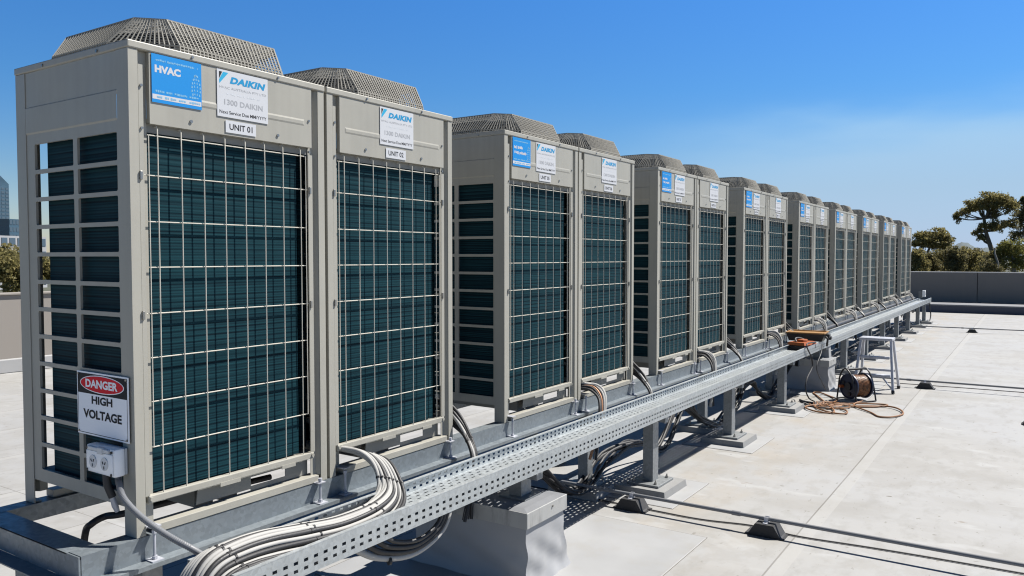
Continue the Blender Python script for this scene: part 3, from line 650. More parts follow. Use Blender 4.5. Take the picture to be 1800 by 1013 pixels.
sb = thing('power_socket', (-0.001, 0.123, 0.262), 'white weatherproof double power socket below the warning sign', 'socket')
MB().box(-0.012, -0.001, -0.083, 0.083, -0.046, 0.046, 0.004).build('back_plate', M['plastic_grey'], sb)
MB().box(-0.052, -0.0125, -0.087, 0.087, -0.048, 0.048, 0.007).build('housing', M['plastic_white'], sb, True)
MB().box(-0.056, -0.0525, -0.080, 0.080, -0.042, 0.030, 0.003).build('faceplate', M['plastic_white'], sb, True)
b = MB().box(-0.060, -0.050, -0.060, 0.066, 0.032, 0.046, 0.003); b.box(-0.064, -0.05, -0.030, 0.0, 0.026, 0.050, 0.003); b.build('lid_hinge', M['plastic_grey'], sb)
for yc in (0.037, -0.035):
    so_ = MB(); so_.disc((-0.057, yc, -0.006), (1, 0, 0), 0.0225, 0.003, 24); so_ = so_.build('outlet', M['plastic_grey'], sb, True)
    for dy, dz, an in ((0.007, 0.004, 0.5), (-0.007, 0.004, -0.5), (0, -0.012, 0)):
        d = Vector((0, math.sin(an), math.cos(an)))*0.005; c = Vector((-0.0592, yc+dy, -0.006+dz)); MB().bar(c-d, c+d, 0.003, 0.0016, (1, 0, 0)).build('pin_slot', M['ink'], so_)
for y in (-.075, .075):
    for z in (-.038, .038): MB().disc((-0.056, y, z), (1, 0, 0), 0.005, 0.004, 10).build('screw', M['black'], sb)
def corrugated(pts, r, pitch=0.006):
    P = spline(pts, 30); return P, [r*(1.0 if (i % 2) else 0.88) for i in range(len(P))]
p_, r_ = corrugated([(-0.030, 0.055, 0.215), (-0.032, 0.045, 0.190), (-0.038, 0.005, 0.145), (-0.012, -0.060, 0.085), (0.045, -0.120, 0.018), (0.105, -0.185, -0.040), (0.20, -0.200, -0.135), (0.30, -0.195, -0.22)], 0.0115)
b = MB().tube(p_, r_, 12); tag(b.build('flexible_conduit', M['conduit'], smooth=True), 'grey corrugated conduit running from the white socket down to the tray', 'conduit')
cd_ = thing('cable_gland', (-0.030, 0.125, 0.215), 'short black cable with metal gland hanging under the white socket', 'cable')
MB().tube(spline([(0, 0, 0), (0.0, -0.004, -0.04), (0.012, -0.012, -0.085)], 6), 0.013, 12).build('sleeve', M['grey_cable'], cd_, True)
MB().tube([(0.012, -0.012, -0.086), (0.018, -0.016, -0.115), (0.024, -0.020, -0.138)], [0.009, 0.011, 0.008], 10).build('gland', M['alu'], cd_, True)

# ------------------------------------------------------------------ steel frame
ZB = -0.083
fb = thing('steel_beam', (-0.188, 0, 0), 'long galvanised steel beam under the front feet of the units', 'beam')
def zsec(y_web, dirn): # web at y_web; bottom flange to dirn, top flange the other way
    t = 0.004; a = y_web
    return [(a+dirn*0.052, ZB-t), (a+dirn*0.052, ZB), (a+dirn*0.0, ZB), (a, 0.0-t), (a-dirn*0.072, 0.0-t), (a-dirn*0.072, -0.0005), (a-0, -0.0005), (a+dirn*t*0, -0.0005)]
b = MB(); LEN = 20.42
b.box(0, LEN, -0.001, 0.0035, ZB, -0.0005); b.box(0, LEN, 0.0036, 0.074, -0.0045, -0.0005); b.box(0, LEN, -0.053, 0.0035, ZB-0.0045, ZB-0.0002)
b.box(0, LEN, -0.053, -0.049, ZB-0.016, ZB-0.0046); b.build('web', M['galv'], fb)
for i in range(9):
    for k, x in enumerate((PX[i]+0.05, PX[i]+UW-0.06, PX[i]+UW+0.085, PX[i]+2*UW-0.03)):
        b = MB(); xx = x+0.188
        b.tube([(xx, -0.022, ZB+0.001), (xx, -0.022, 0.012)], 0.005, 8); b.box(xx-0.022, xx+0.022, -0.045, -0.0015, ZB, ZB+0.004); b.disc((xx, -0.022, ZB+0.010), (0, 0, 1), 0.010, 0.010, 6)
        b.box(xx-0.02, xx+0.02, -0.034, 0.022, 0.0325, 0.036) if k in (0, 2) else b.box(xx-0.02, xx+0.02, -0.034, -0.001, 0.002, 0.006)
        b.disc((xx, -0.022, 0.016), (0, 0, 1), 0.009, 0.012, 6); b.build('hold_down_bolt', M['alu'], fb)
rb = thing('steel_beam', (-0.188, UD, 0), 'galvanised steel beam under the rear feet of the units', 'beam')
b = MB(); b.box(0, LEN, -0.0035, 0.001, ZB, -0.0005); b.box(0, LEN, -0.074, -0.0036, -0.0045, -0.0005); b.box(0, LEN, -0.0034, 0.053, ZB-0.0045, ZB-0.0002); b.build('web', M['galv'], rb)
cb = thing('cross_beam', (-0.1925, 0, 0), 'galvanised cross beam closing the frame at the near left end', 'beam')
b = MB(); b.box(-0.0045, 0, -0.001, UD+0.06, ZB, -0.0008); b.box(0.0001, 0.002, 0, 0.001, ZB, -0.01); b.box(-0.062, -0.0046, -0.0005, UD+0.06, ZB-0.0045, ZB-0.0002)
b.box(-0.0045, 0.090, 0.0755, UD-0.0755, -0.0056, -0.001); b.build('web', M['galv'], cb)
def strut(mb, x, y, z0, z1, w=0.075, d=0.075):
    t = 0.004                                             # slotted C strut, open to +x
    mb.box(x-w/2, x-w/2+t, y-d/2+t, y+d/2-t, z0, z1); mb.box(x-w/2, x+w/2, y-d/2, y-d/2+t, z0, z1, 0.0015); mb.box(x-w/2, x+w/2, y+d/2-t, y+d/2, z0, z1, 0.0015)
    mb.box(x+w/2-t, x+w/2, y-d/2+t, y-d/2+0.02, z0, z1); mb.box(x+w/2-t, x+w/2, y+d/2-0.02, y+d/2-t, z0, z1)
def footing(root, x, y, base, plate):
    MB().frustum((x-0.20, x+0.20, y-0.19, y+0.19), (x-0.192, x+0.192, y-0.182, y+0.182), base, base+0.05).build('plinth', M['concrete'], root)
    pl = MB().box(x-0.135, x+0.135, y-0.115, y+0.115, base+0.0505, base+0.066, 0.002).build('base_plate', plate, root)
    for sx in (-1, 1):
        for sy in (-1, 1):
            b_ = MB(); b_.disc((x+sx*0.1, y+sy*0.08, base+0.073), (0, 0, 1), 0.011, 0.014, 6); b_.tube([(x+sx*0.1, y+sy*0.08, base+0.079), (x+sx*0.1, y+sy*0.08, base+0.095)], 0.005, 6)
            b_.build('anchor_bolt', M['screw'], pl)
def beam_leg(x, y, label, rear=False):
    t = thing('frame_leg', (x, y, ZG), label, 'support post', 'galvanised legs carrying the steel beams')
    b_ = MB(); strut(b_, 0, 0, 0.0662, -ZG+ZB-0.0052); b_.build('post', M['galv_light'], t); footing(t, 0, 0, 0, M['galv_light'])
leg_label = 'galvanised post under the front beam near the foot of the %s pair'
for k, x in enumerate((0.06, 3.30, 5.62, 7.9, 10.1, 12.4, 14.7, 17.0, 19.6)):
    nm = 'leftmost galvanised leg under the front beam, beside the tray end' if k == 0 else 'galvanised leg under the front beam, %s along the row' % ORD[k]
    beam_leg(x, 0.045, nm)
for k, x in enumerate((-0.13, 3.7, 7.9, 12.4, 16.9)):
    nm = 'galvanised leg under the far corner of the cross beam at left' if k == 0 else 'galvanised leg under the rear beam, %s along the row' % ORD[k]
    beam_leg(x, 0.45 if k == 0 else UD-0.03, nm)

# ------------------------------------------------------------------ cable tray and its supports
TX0, TX1 = 0.045, 20.22
tr = thing('cable_tray', (0, 0, 0), 'long perforated galvanised cable tray running beside the units', 'cable tray')
MB().box(TX0, TX1, TYO+0.0155, TYI-0.0018, TF, TF+0.0018).build('tray_floor', M['tray_floor'], tr)
for y0, s in ((TYO, 1), (TYI, -1)):
    zl_ = TZ0 if s == 1 else TF
    f = MB(); a, c = sorted((y0, y0+s*0.0017)); f.box(TX0, TX1, a, c, zl_, TZ1); sr = f.build('side_rail', M['tray_side'] if s == 1 else M['tray_inner'], tr)
    if s == 1: MB().box(TX0, TX1, y0+0.0135, y0+0.0152, TZ0, TZ1-0.001).build('slot_light_block', M['galv_light'], sr)  # added solid skin behind the outer rail, blocks light so its slots look dark
    f = MB(); a, c = sorted((y0-s*0.0005, y0+s*0.0155)); f.box(TX0, TX1, a, c, TZ1+0.0002, TZ1+0.0035); f.build('rim', M['galv_highlight'], sr)
    for x in (0.98, 3.95, 6.95, 9.95, 12.95, 15.95): a, c = sorted((y0+s*0.0018, y0+s*0.0042)); MB().box(x-0.09, x+0.09, a, c, zl_+0.004, TZ1-0.004).build('splice_plate', M['tray_side'] if s == 1 else M['tray_inner'], sr)
TC = -0.322
def patch(t, x0, x1, y0, y1):
    f = MB().frustum((x0, x1, y0, y1), (x0+.004, x1-.004, y0+.004, y1-.004), 0.0005, 0.0035).build('flashing_patch', M['patch'], t)
    b_ = MB(); w = 0.0028
    for q in ((x0-w, x1+w, y0-w, y0), (x0-w, x1+w, y1, y1+w), (x0-w, x0, y0, y1), (x1, x1+w, y0, y1)): b_.box(*q, 0.0004, 0.0022)
    b_.build('sealant', M['sealant'], f)
def tray_post(x, label, base=ZG):
    t = thing('tray_support', (x, TC, base), label, 'support post', 'posts carrying the cable tray')
    b_ = MB(); strut(b_, 0, 0, 0.0662 if base == ZG else 0.0095, TZ0-base-0.044, 0.095, 0.075); b_.build('post', M['galv_light'], t)
    MB().box(-0.03, 0.03, -0.119, 0.119, TZ0-base-0.0435, TF-base-0.001, 0.002).build('tray_bracket', M['galv_light'], t)
    if base == ZG:
        footing(t, 0, 0, 0, M['galv_light'])
        patch(t, -0.34, 0.34, -0.30, 0.30)
    else:
        MB().box(-0.08, 0.08, -0.08, 0.08, 0.0012, 0.009).build('base_plate', M['galv_light'], t)
tray_post(1.90, 'tray post standing on the nearest wrapped curb block', -0.279)
for k, x in enumerate((3.575, 5.28, 7.02)): tray_post(x, 'tray post on a grey plinth, %s one right of the near curb block' % ORD[k])
tray_post(8.62, 'tray post standing on the curb block beside the cable reel', -0.279)
for k, x in enumerate((10.3, 12.0, 13.7, 15.4, 17.1, 18.8, 20.05)):
    tray_post(x, 'last tray post on a plinth at the far end of the tray' if k == 6 else 'tray post on a plinth, %s one beyond the step stool' % ORD[k])

def curb_block(x0, x1, y0, y1, label, post):
    t = thing('curb_block', ((x0+x1)/2, (y0+y1)/2, ZG), label, 'curb'); ww, dd = (x1-x0)/2, (y1-y0)/2
    top = -0.279-ZG
    # wrapped body: slightly flared, creased sheet
    b_ = MB(); nseg, nz = 20, 12; rn = random.Random(int(x0*100)); ring = []
    for iz in range(nz+1):
        tz = iz/nz; z = 0.0+tz*(top-0.08); fl = 0.002+0.020*max(0, 1-tz*4.0)**2+0.016*(1-tz)
        for s_ in range(4):
            for k in range(nseg):
                u_ = k/nseg*2-1
                q = {0: (u_*ww, -dd), 1: (ww, u_*dd), 2: (-u_*ww, dd), 3: (-ww, -u_*dd)}[s_]
                nx, ny = {0: (0, -1), 1: (1, 0), 2: (0, 1), 3: (-1, 0)}[s_]
                amp = 0.006*math.sin(5.1*u_+4*tz*3+s_*2.0)*math.sin(3.14*min(1, tz+.1))+0.004*math.sin(9*u_-7*tz+s_)*(1-tz)
                if k == 0: nx += {0: -1, 1: 0, 2: 1, 3: 0}[s_]; ny += {0: 0, 1: -1, 2: 0, 3: 1}[s_]
                ring.append((q[0]+nx*(fl+amp*(0 if k == 0 else 1)+(0.012 if k == 0 else 0)*math.sin(tz*9)*(1-tz)), q[1]+ny*(fl+amp), z))
    n = 4*nseg; b_.add(ring, [(i*n+j, i*n+(j+1) % n, (i+1)*n+(j+1) % n, (i+1)*n+j) for i in range(nz) for j in range(n)])
    b_.build('wrapped_body', M['wrap'], t, True)
    MB().box(-ww-0.018, ww+0.018, -dd-0.018, dd+0.018, top-0.086, top-0.007, 0.003).build('cap', M['cap'], t)
    MB().frustum((-ww-0.014, ww+0.014, -dd-0.014, dd+0.014), (-ww+0.03, ww-0.03, -dd+0.03, dd-0.03), top-0.0068, top).build('top_membrane', M['captop'], t)
    b_ = MB(); b_.disc((0.25*ww, -dd-0.020, top-0.03), (0, 1, 0), 0.006, 0.006, 8); b_.build('screw', M['screw'], t)
    patch(t, -ww-0.45, ww+0.80, -dd-0.50, dd+0.3)
    if post:
        q = MB(); strut(q, 0.0, 0.0, 0, 0.01)
        MB().frustum((0.02, 0.16, -dd+0.03, -dd+0.20), (0.03, 0.15, -dd+0.04, -dd+0.19), top+0.0005, top+0.135).build('wrapped_upstand', M['wrap'], t)
curb_block(1.70, 2.055, -0.485, 0.20, 'nearest big membrane wrapped curb block with metal cap under the tray', False)
curb_block(8.46, 8.84, -0.485, 0.20, 'membrane wrapped curb block under the tray beside the cable reel', True)

# ------------------------------------------------------------------ cables
GRP = 'cable bundles dropping from the units'
def tie(path, i, r):
    b_ = MB(); a = Vector(path[max(0, i-1)]); c = Vector(path[min(len(path)-1, i+1)]); d = (c-a).normalized()*0.004; m_ = Vector(path[i]); b_.tube([m_-d, m_+d], r, 10); return b_
# the near bundle
nb = thing('cable_bundle', (0, 0, 0), 'thick bundle of white and black insulated pipes lying in the near end of the tray', 'cable bundle', GRP)
spec = [('white_cable', .0098), ('white_cable', .0105), ('white_cable', .0095), ('white_cable', .0100), ('grey_cable', .0095), ('white_cable', .0090), ('white_cable', .0085), ('grey_cable', .0100), ('white_cable', .0080), ('black_cable', .0095), ('white_cable', .0080), ('grey_cable', .0095), ('black_cable', .0095)]
rn = random.Random(11)
for j, (mm, r) in enumerate(spec):
    jj = lambda s=0.005: rn.uniform(-s, s)
    j0 = j; j = j*0.75; lat = j/9; hi = 0.045*math.sin(math.pi*min(1, lat*1.05+0.12)); w9 = 9-j
    bow = 0.0135*j; k3 = (j0 % 2)*0.012
    pts = [(0.925+0.010*j, 0.12, 0.080+0.004*w9), (0.945+0.010*j, 0.02, 0.074+0.005*w9), (0.985+bow*.75, -0.080-0.003*j, 0.068+0.004*w9-k3), (1.000+bow*.55, -0.150-0.006*j, 0.030+0.002*w9-k3),
           (0.965+bow*.35, -0.205-0.0115*j+jj(), -0.040+hi*.4-0.003*j), (0.84, -0.240-0.0165*j+jj(), -0.092+hi*.9), (0.64, -0.245-0.0185*j+jj(), -0.098+hi), (0.44, -0.240-0.0200*j+jj(), -0.080+hi*1.2), (0.28, -0.236-0.0212*j+jj(), -0.058+hi*1.2), (0.16, -0.236-0.0214*j, -0.046+hi), (0.06, -0.240-0.0212*j, -0.052+hi*.8), (0.0, -0.245-0.021*j, -0.095+hi*.5), (-0.035, -0.248-0.021*j, -0.17), (-0.05, -0.25-0.021*j, -0.30), (-0.06, -0.25-0.021*j, -0.62)]
    P_ = spline(pts, 8); cbl = MB().tube(P_, r, 12).build('cable', M[mm], nb, True)
    for idx in (8*9+3+j0 % 2, 8*7-2+j0 % 2, 8*5+2-j0 % 3, 8*3+4): tie(P_, idx, r+0.0018).build('cable_tie', M['black'], cbl)
# arches from the right unit of each pair, and slanting drops in the gaps
def arch(i):
    xb = PX[i]+UW+0.0167; rn_ = random.Random(40+i)
    t = thing('cable_bundle', (xb, 0, 0), 'arched cable bundle dropping behind the tray from the right unit of the %s pair' % ORD[i], 'cable bundle', GRP)
    kinds = [('grey_cable', .009), ('black_cable', .008), ('grey_cable', .009), ('black_cable', .008), ('white_cable', .010), ('white_cable', .012)]
    if i == 1: kinds[2] = ('copper', .009)
    for j, (mm, r) in enumerate(kinds):
        o = j/5; q = lambda s=0.008: rn_.uniform(-s, s)
        pts = [(0.045+q(), 0.14, 0.088), (0.055+0.03*o, 0.03, 0.080+0.018*o+q()), (0.075+0.055*o, -0.05-0.02*o, 0.068+0.026*o+q()), (0.062+0.055*o+q(), -0.115-0.018*o, 0.015+0.025*o), (0.02+0.05*o, -0.150-0.012*o, -0.06), (-0.02+0.03*o+q(), -0.165+q(), -0.17), (-0.07+q(.03), -0.16+q(.03), -0.36)]
        MB().tube(spline(pts, 7), r, 10 if i < 4 else 6).build('cable', M[mm], t, True)
def drop(i):
    xb = PX[i]+2*UW+0.0167; rn_ = random.Random(80+i)
    t = thing('cable_bundle', (xb, 0, 0), 'slanting bundle of grey and black cables in the gap right of the %s pair' % ORD[i], 'cable bundle', GRP)
    kinds = [('black_cable', .009), ('grey_cable', .009), ('black_cable', .008), ('white_cable', .010), ('grey_cable', .008), ('black_cable', .009)]
    for j, (mm, r) in enumerate(kinds):
        o = j/5; q = lambda s=0.008: rn_.uniform(-s, s)
        pts = [(-0.02+0.02*o, 0.20, 0.13+0.08*o), (0.018+0.014*o+q(.004), 0.07, 0.10+0.085*o), (0.020+0.018*o+q(), 0.0, 0.065+0.07*o), (-0.005+0.03*o+q(), -0.08, 0.02+0.03*o+q()), (-0.04+0.03*o+q(), -0.155, -0.05+q()), (-0.075+0.03*o, -0.175, -0.15), (-0.12+q(.03), -0.17+q(.03), -0.36)]
        P_ = spline(pts, 7); cbl = MB().tube(P_, r, 10 if i < 4 else 6).build('cable', M[mm], t, True)
        if i < 3: tie(P_, 23, r+0.002).build('cable_tie', M['black'], cbl)
for i in range(9):
    if i > 0: arch(i)
    if i < 8: drop(i)
# loop hanging under the tray near the first block
lp = thing('cable_loop', (0, 0, 0), 'loop of white and black pipes hanging below the tray left of the near block', 'cable loop')
for j, (mm, r) in enumerate((('white_cable', .0140), ('black_cable', .013), ('black_cable', .012), ('grey_cable', .010))):
    s_ = 1-0.12*j; cx, cz = 1.07, -0.14
    pts = [(cx-0.52, -0.235, -0.16-0.01*j), (cx-0.36*s_, -0.25-0.015*j, cz-0.05*s_), (cx-0.20*s_, -0.28-0.01*j, cz-0.145*s_), (cx, -0.30-0.01*j, cz-0.19*s_), (cx+0.19*s_, -0.30-0.01*j, cz-0.155*s_), (cx+0.26*s_, -0.30-0.01*j, cz-0.07*s_), (cx+0.23*s_, -0.29, cz+0.015), (cx+0.16*s_, -0.2, cz+0.03)]
    MB().tube(spline(pts, 10), r, 12).build('cable', M[mm], lp, True)
for x, z in ((0.93, -0.315), (1.20, -0.31)): MB().tube([(x-.005, -0.295, z), (x+.005, -0.298, z-.001)], 0.0165, 12).build('cable_tie', M['black'], lp)
# black cables draped below the tray on the roof
for k, (xa, xb_, lab) in enumerate(((2.55, 5.0, 'tangled black cables sagging to the roof behind the first plinth posts'), (4.9, 8.3, 'long black cables lying on the shaded roof up to the second block'), (9.6, 19.8, 'black cables lying on the roof under the far end of the tray'))):
    t = thing('cable_bundle', (xa, 0, ZG), lab, 'cable bundle'); rn_ = random.Random(k+5)
    for j in range(6):
        n = max(5, int((xb_-xa)/0.42)); pts = []
        for q in range(n+1):
            f = q/n; sag = 0.30*abs(math.cos(f*math.pi*2.0))**3 if k < 2 else 0.05
            pts.append(((xb_-xa)*f, -0.06+0.12*rn_.random()+(-0.08 if k == 1 else 0), 0.016+0.02*j*.3+sag+0.02*rn_.random()))
        MB().tube(spline(pts, 6), 0.011, 8).build('cable', M['black_cable' if j % 3 else 'grey_cable'], t, True)
# insulated pipe along the beam in the far half
pp = thing('insulated_pipe', (9.2, -0.105, -0.055), 'dark insulated pipe running along the beam beside the far pairs', 'pipe')
MB().tube([(0, 0, 0), (5.5, 0, 0), (10.8, 0, 0)], 0.036, 14).build('jacket', M['grey_cable'], pp, True)
for k in range(9): MB().box(0.6+k*1.2-0.015, 0.6+k*1.2+0.015, -0.04, 0.055, -0.045, -0.037).build('bracket', M['galv'], pp)
gp = MB().tube([(0.74, -0.115, -0.10), (1.72, -0.115, -0.10)], 0.014, 10)
tag(gp.build('pipe', M['galv'], smooth=True), 'short galvanised tube lying between the beam and the tray near unit 02', 'pipe')
bp_ = [at(150, 938, 2, -0.10), at(160, 922, 2, -0.05), at(185, 908, 2, -0.03), at(222, 902, 2, -0.02)]
bp_ = [tuple(q) for q in bp_]; e_ = bp_[-1]
MBp = MB().tube(spline([(bp_[0][0]-.02, bp_[0][1], -0.25)]+bp_+[(0.45, e_[1]-.02, -0.02), (0.8, e_[1]-.06, -0.02)], 8), 0.013, 10)
tag(MBp.build('pipe', M['black_cable'], smooth=True), 'black insulated pipe bending down under the nearest unit', 'pipe')

# ------------------------------------------------------------------ lightning rods on rubber feet, cables on the roof
def roof_rod(x, y0, y1, feet, lab, skew=0.0):
    t = thing('roof_conduit', (x, 0, ZG), lab+' grey conduit laid across the roof on rubber feet', 'conduit', 'conduits crossing the roof')
    b_ = MB().tube([(skew*(y-y0), y, 0.092) for y in (y0, (y0+y1)/2, y1)], 0.0115, 10); b_.build('tube', M['conduit'], t, True)
    b_ = MB()
    for y in feet: b_.disc((0, y+0.18, 0.092), (0, 1, 0), 0.015, 0.05, 10)
    b_.build('coupling', M['conduit'], t, True)
    for k, y in enumerate(feet):
        f = thing('rubber_foot', (x+skew*(y-y0), y, ZG), '%s black rubber foot under the %s conduit' % (('inner', 'outer', 'outermost')[k], lab), 'rubber foot', 'rubber feet under the roof conduits')
        q = MB(); q.prism([(-0.105, 0.0008), (0.105, 0.0008), (0.09, 0.012), (0.052, 0.072), (-0.052, 0.072), (-0.09, 0.012)], 0, -0.058, 0.058)
        q.box(-0.064, 0.064, -0.112, 0.112, 0.0005, 0.006)
        q.build('block', M['rubber'], f)
        q = MB().box(-0.045, 0.045, -0.012, 0.012, 0.0725, 0.077); q.box(-0.016, -0.0125, -0.012, 0.012, 0.077, 0.104); q.box(0.0125, 0.016, -0.012, 0.012, 0.077, 0.104); q.disc((0.02, 0, 0.095), (1, 0, 0), 0.006, 0.012, 6); q.build('clamp', M['alu'], f)
roof_rod(3.105, 0.9, -7.0, (-0.40, -1.255), 'nearest')
roof_rod(9.36, 0.9, -7.0, (-1.44,), 'middle')
roof_rod(17.95, 0.9, -7.0, (-1.46,), 'farthest')
def ground_wire(pts, lab, r=0.0045): 
    tag(MB().tube(spline(pts, 8), r, 6).build('wire', M['black_cable'], smooth=True), lab, 'wire')
zw = ZG+0.006
ground_wire([(3.15, 0.6, zw), (3.13, -0.46, zw), (3.13, -0.84, zw), (3.19, -1.13, zw), (3.165, -1.31, zw), (3.158, -1.47, zw), (3.20, -1.86, zw), (3.235, -2.5, zw), (3.30, -4.2, zw), (3.33, -7, zw)], 'thin black wire on the roof beside the nearest conduit')
ground_wire([(9.52, 0.5, zw), (9.57, -0.98, zw), (9.60, -1.5, zw), (9.64, -2.46, zw), (9.7, -6, zw)], 'thin black wire on the roof beside the middle conduit')
fo = thing('rubber_foot', (7.55, -2.56, ZG), 'black rubber foot on the roof at the right edge of the picture', 'rubber foot', 'rubber feet under the roof conduits')
MB().prism([(-0.105, 0.0008), (0.105, 0.0008), (0.09, 0.012), (0.052, 0.072), (-0.052, 0.072), (-0.09, 0.012)], 0, -0.058, 0.058).build('block', M['rubber'], fo)

# ------------------------------------------------------------------ step stool
st = thing('step_stool', (8.93, -0.955, ZG), 'small aluminium step stool standing on the roof by the cable reel', 'step stool')
H = 0.64
MB().box(-0.12, 0.12, -0.185, 0.185, H-0.03, H, 0.006).build('top_step', M['alu'], st)
for sx in (-1, 1):
    for sy in (-1, 1):
        top = Vector((sx*0.095, sy*0.165, H-0.031)); bot = Vector((sx*0.235, sy*0.215, 0.028))
        lg = MB().bar(top, bot, 0.045, 0.026).build('leg', M['alu'], st)
        d = (bot-top).normalized(); MB().bar(bot-d*0.012, bot+d*0.022, 0.052, 0.032).build('foot_cap', M['black'], lg)
def legx(z, s): return s*(0.235-0.14*(z/H))
for z in (0.20, 0.41):
    yw = 0.215-0.05*(z/H)-0.024
    MB().box(legx(z, -1)-0.03, legx(z, -1)+0.06, -yw, yw, z-0.014, z+0.012, 0.004).build('tread', M['alu'], st)
z = 0.22; yw = 0.175
MB().box(legx(z, 1)-0.012, legx(z, 1)+0.012, -yw, yw, z-0.014, z+0.014, 0.003).build('rear_rail', M['alu'], st)
for sy in (-1, 1):
    b = MB().bar((legx(.19, -1), sy*0.09, 0.185), (legx(.06, -1), sy*0.195, 0.06), 0.018, 0.012); b.build('brace', M['alu'], st)

# ------------------------------------------------------------------ cable reel, extension lead
rl = thing('cable_reel', (8.02, -0.885, ZG), 'dark blue cable reel wound with orange lead beside the step stool', 'cable reel', rz=0)
ax = Vector((-0.79, 0.605, 0)).normalized(); sd_ = Vector((ax.y, -ax.x, 0)); c0 = Vector((0, 0, 0.165)); HW = 0.10
for s_ in (1, -1):
    d_ = MB(); cc = c0+ax*s_*HW; d_.disc(cc, ax, 0.142, 0.014, 36); d_.tube([cc+ax*s_*0.008+(sd_*math.cos(a)+Vector((0, 0, 1))*math.sin(a))*0.136 for a in [2*math.pi*k/36 for k in range(36)]], 0.008, 6, closed=True)
    fl = d_.build('flange', M['reel_blue'], rl, True)
    if s_ == 1:
        q = MB(); q.disc(cc+ax*0.018, ax, 0.045, 0.022, 20); q.build('hub', M['black'], fl)
        for k in range(3):
            a = 0.4+2*math.pi*k/3; MB().disc(cc+ax*0.011+(sd_*math.cos(a)+Vector((0, 0, 1))*math.sin(a))*0.085, ax, 0.022, 0.01, 16).build('outlet', M['black'], fl)
        q = MB(); q.disc(cc+ax*0.035+sd_*(0.085)+Vector((0, 0, -.01)), ax, 0.018, 0.05, 14); q.build('crank_knob', M['orange'], fl, True)
rnw = random.Random(9); P_ = []
turns = 30
for k in range(turns*20+1):
    a = 2*math.pi*k/20; f = (k/20) % 10/10; lay = int(k/200); f = f if lay % 2 == 0 else 1-f
    r = 0.098+0.011*lay+rnw.uniform(-.0015, .0015); P_.append(c0+ax*(-0.085+0.17*f)+(sd_*math.cos(a)+Vector((0, 0, 1))*math.sin(a))*r)
MB().tube(P_, 0.0075, 6).build('wound_lead', M['lead_wound'], rl, True)
MB().tube([c0-ax*0.092, c0+ax*0.092], 0.09, 24).build('drum', M['reel_blue'], rl, True)
for s_ in (1, -1):
    e = c0+ax*s_*(HW+0.035); q = [e+sd_*0.15+Vector((0, 0, -.152)), e+sd_*0.13+Vector((0, 0, -.02)), e+sd_*0.11+Vector((0, 0, .10)), e+sd_*0.055+Vector((0, 0, .185)), e*1+sd_*-0.0+Vector((0, 0, .19)), e-sd_*0.07+Vector((0, 0, .12)), e-sd_*0.12+Vector((0, 0, -.02)), e-sd_*0.15+Vector((0, 0, -.152))]
    MB().tube(spline(q, 6), 0.009, 8).build('frame', M['black'], rl, True)
q = MB()
for s_ in (1, -1): q.tube([c0+ax*(HW+0.035)+sd_*s_*0.15+Vector((0, 0, -.153)), c0-ax*(HW+0.035)+sd_*s_*0.15+Vector((0, 0, -.153))], 0.009, 8)
q.tube([c0+ax*(HW+0.035)+Vector((0, 0, .19)), c0-ax*(HW+0.035)+Vector((0, 0, .19))], 0.012, 8); q.build('handle', M['black'], rl, True)

el = thing('extension_lead', (7.4, -0.8, ZG), 'loose orange extension lead lying in loops on the roof', 'extension lead'); zl = 0.009
def lead(pts, m='lead', r=0.0085, closed=False, name='lead'):
    rr = random.Random(len(pts)); MB().tube(spline([(x-7.4, y+0.8, zl+0.012*rr.random()) for x, y in pts], 8, closed), r, 8, closed).build(name, M[m], el, True)
lead([(7.93, -0.98), (7.75, -0.93), (7.55, -0.95), (7.30, -1.15), (7.12, -1.26), (7.17, -1.38), (7.40, -1.44), (7.62, -1.37), (7.72, -1.24), (7.60, -1.02), (7.52, -0.85), (7.50, -0.66)])
lead([(7.55, -0.72), (7.42, -0.62), (7.25, -0.52), (7.09, -0.57), (7.01, -0.72), (7.08, -0.83), (7.28, -0.78), (7.42, -0.72), (7.6, -0.80), (7.74, -0.98), (7.83, -1.14), (7.79, -1.24), (7.66, -1.14), (7.52, -0.92)])
lead([(7.45, -0.60), (7.28, -0.60), (7.12, -0.72), (7.03, -0.86), (7.08, -0.95), (7.22, -0.93), (7.33, -0.84), (7.40, -0.72), (7.58, -0.66), (7.75, -0.58), (8.02, -0.46), (8.2, -0.38), (8.22, -0.45), (8.05, -0.60), (7.85, -0.72), (7.62, -0.72)])
rnl = random.Random(21)
for k in range(9):
    c = Vector((7.50+rnl.uniform(-.08, .08), -0.68+rnl.uniform(-.06, .06))); n = 7
    lead([(c.x+rnl.uniform(.10, .20)*math.cos(2*math.pi*q/n), c.y+rnl.uniform(.08, .20)*math.sin(2*math.pi*q/n)) for q in range(n)], 'lead' if k % 3 == 1 else 'black_cable' if k % 3 else 'lead_wound', 0.0075, True)
q = MB().tube([(7.60-7.4, -0.37+.8, .014), (7.50-7.4, -0.44+.8, .016), (7.42-7.4, -0.55+.8, .03)], [0.013, 0.015, 0.010], 10); q.build('plug', M['black'], el, True)

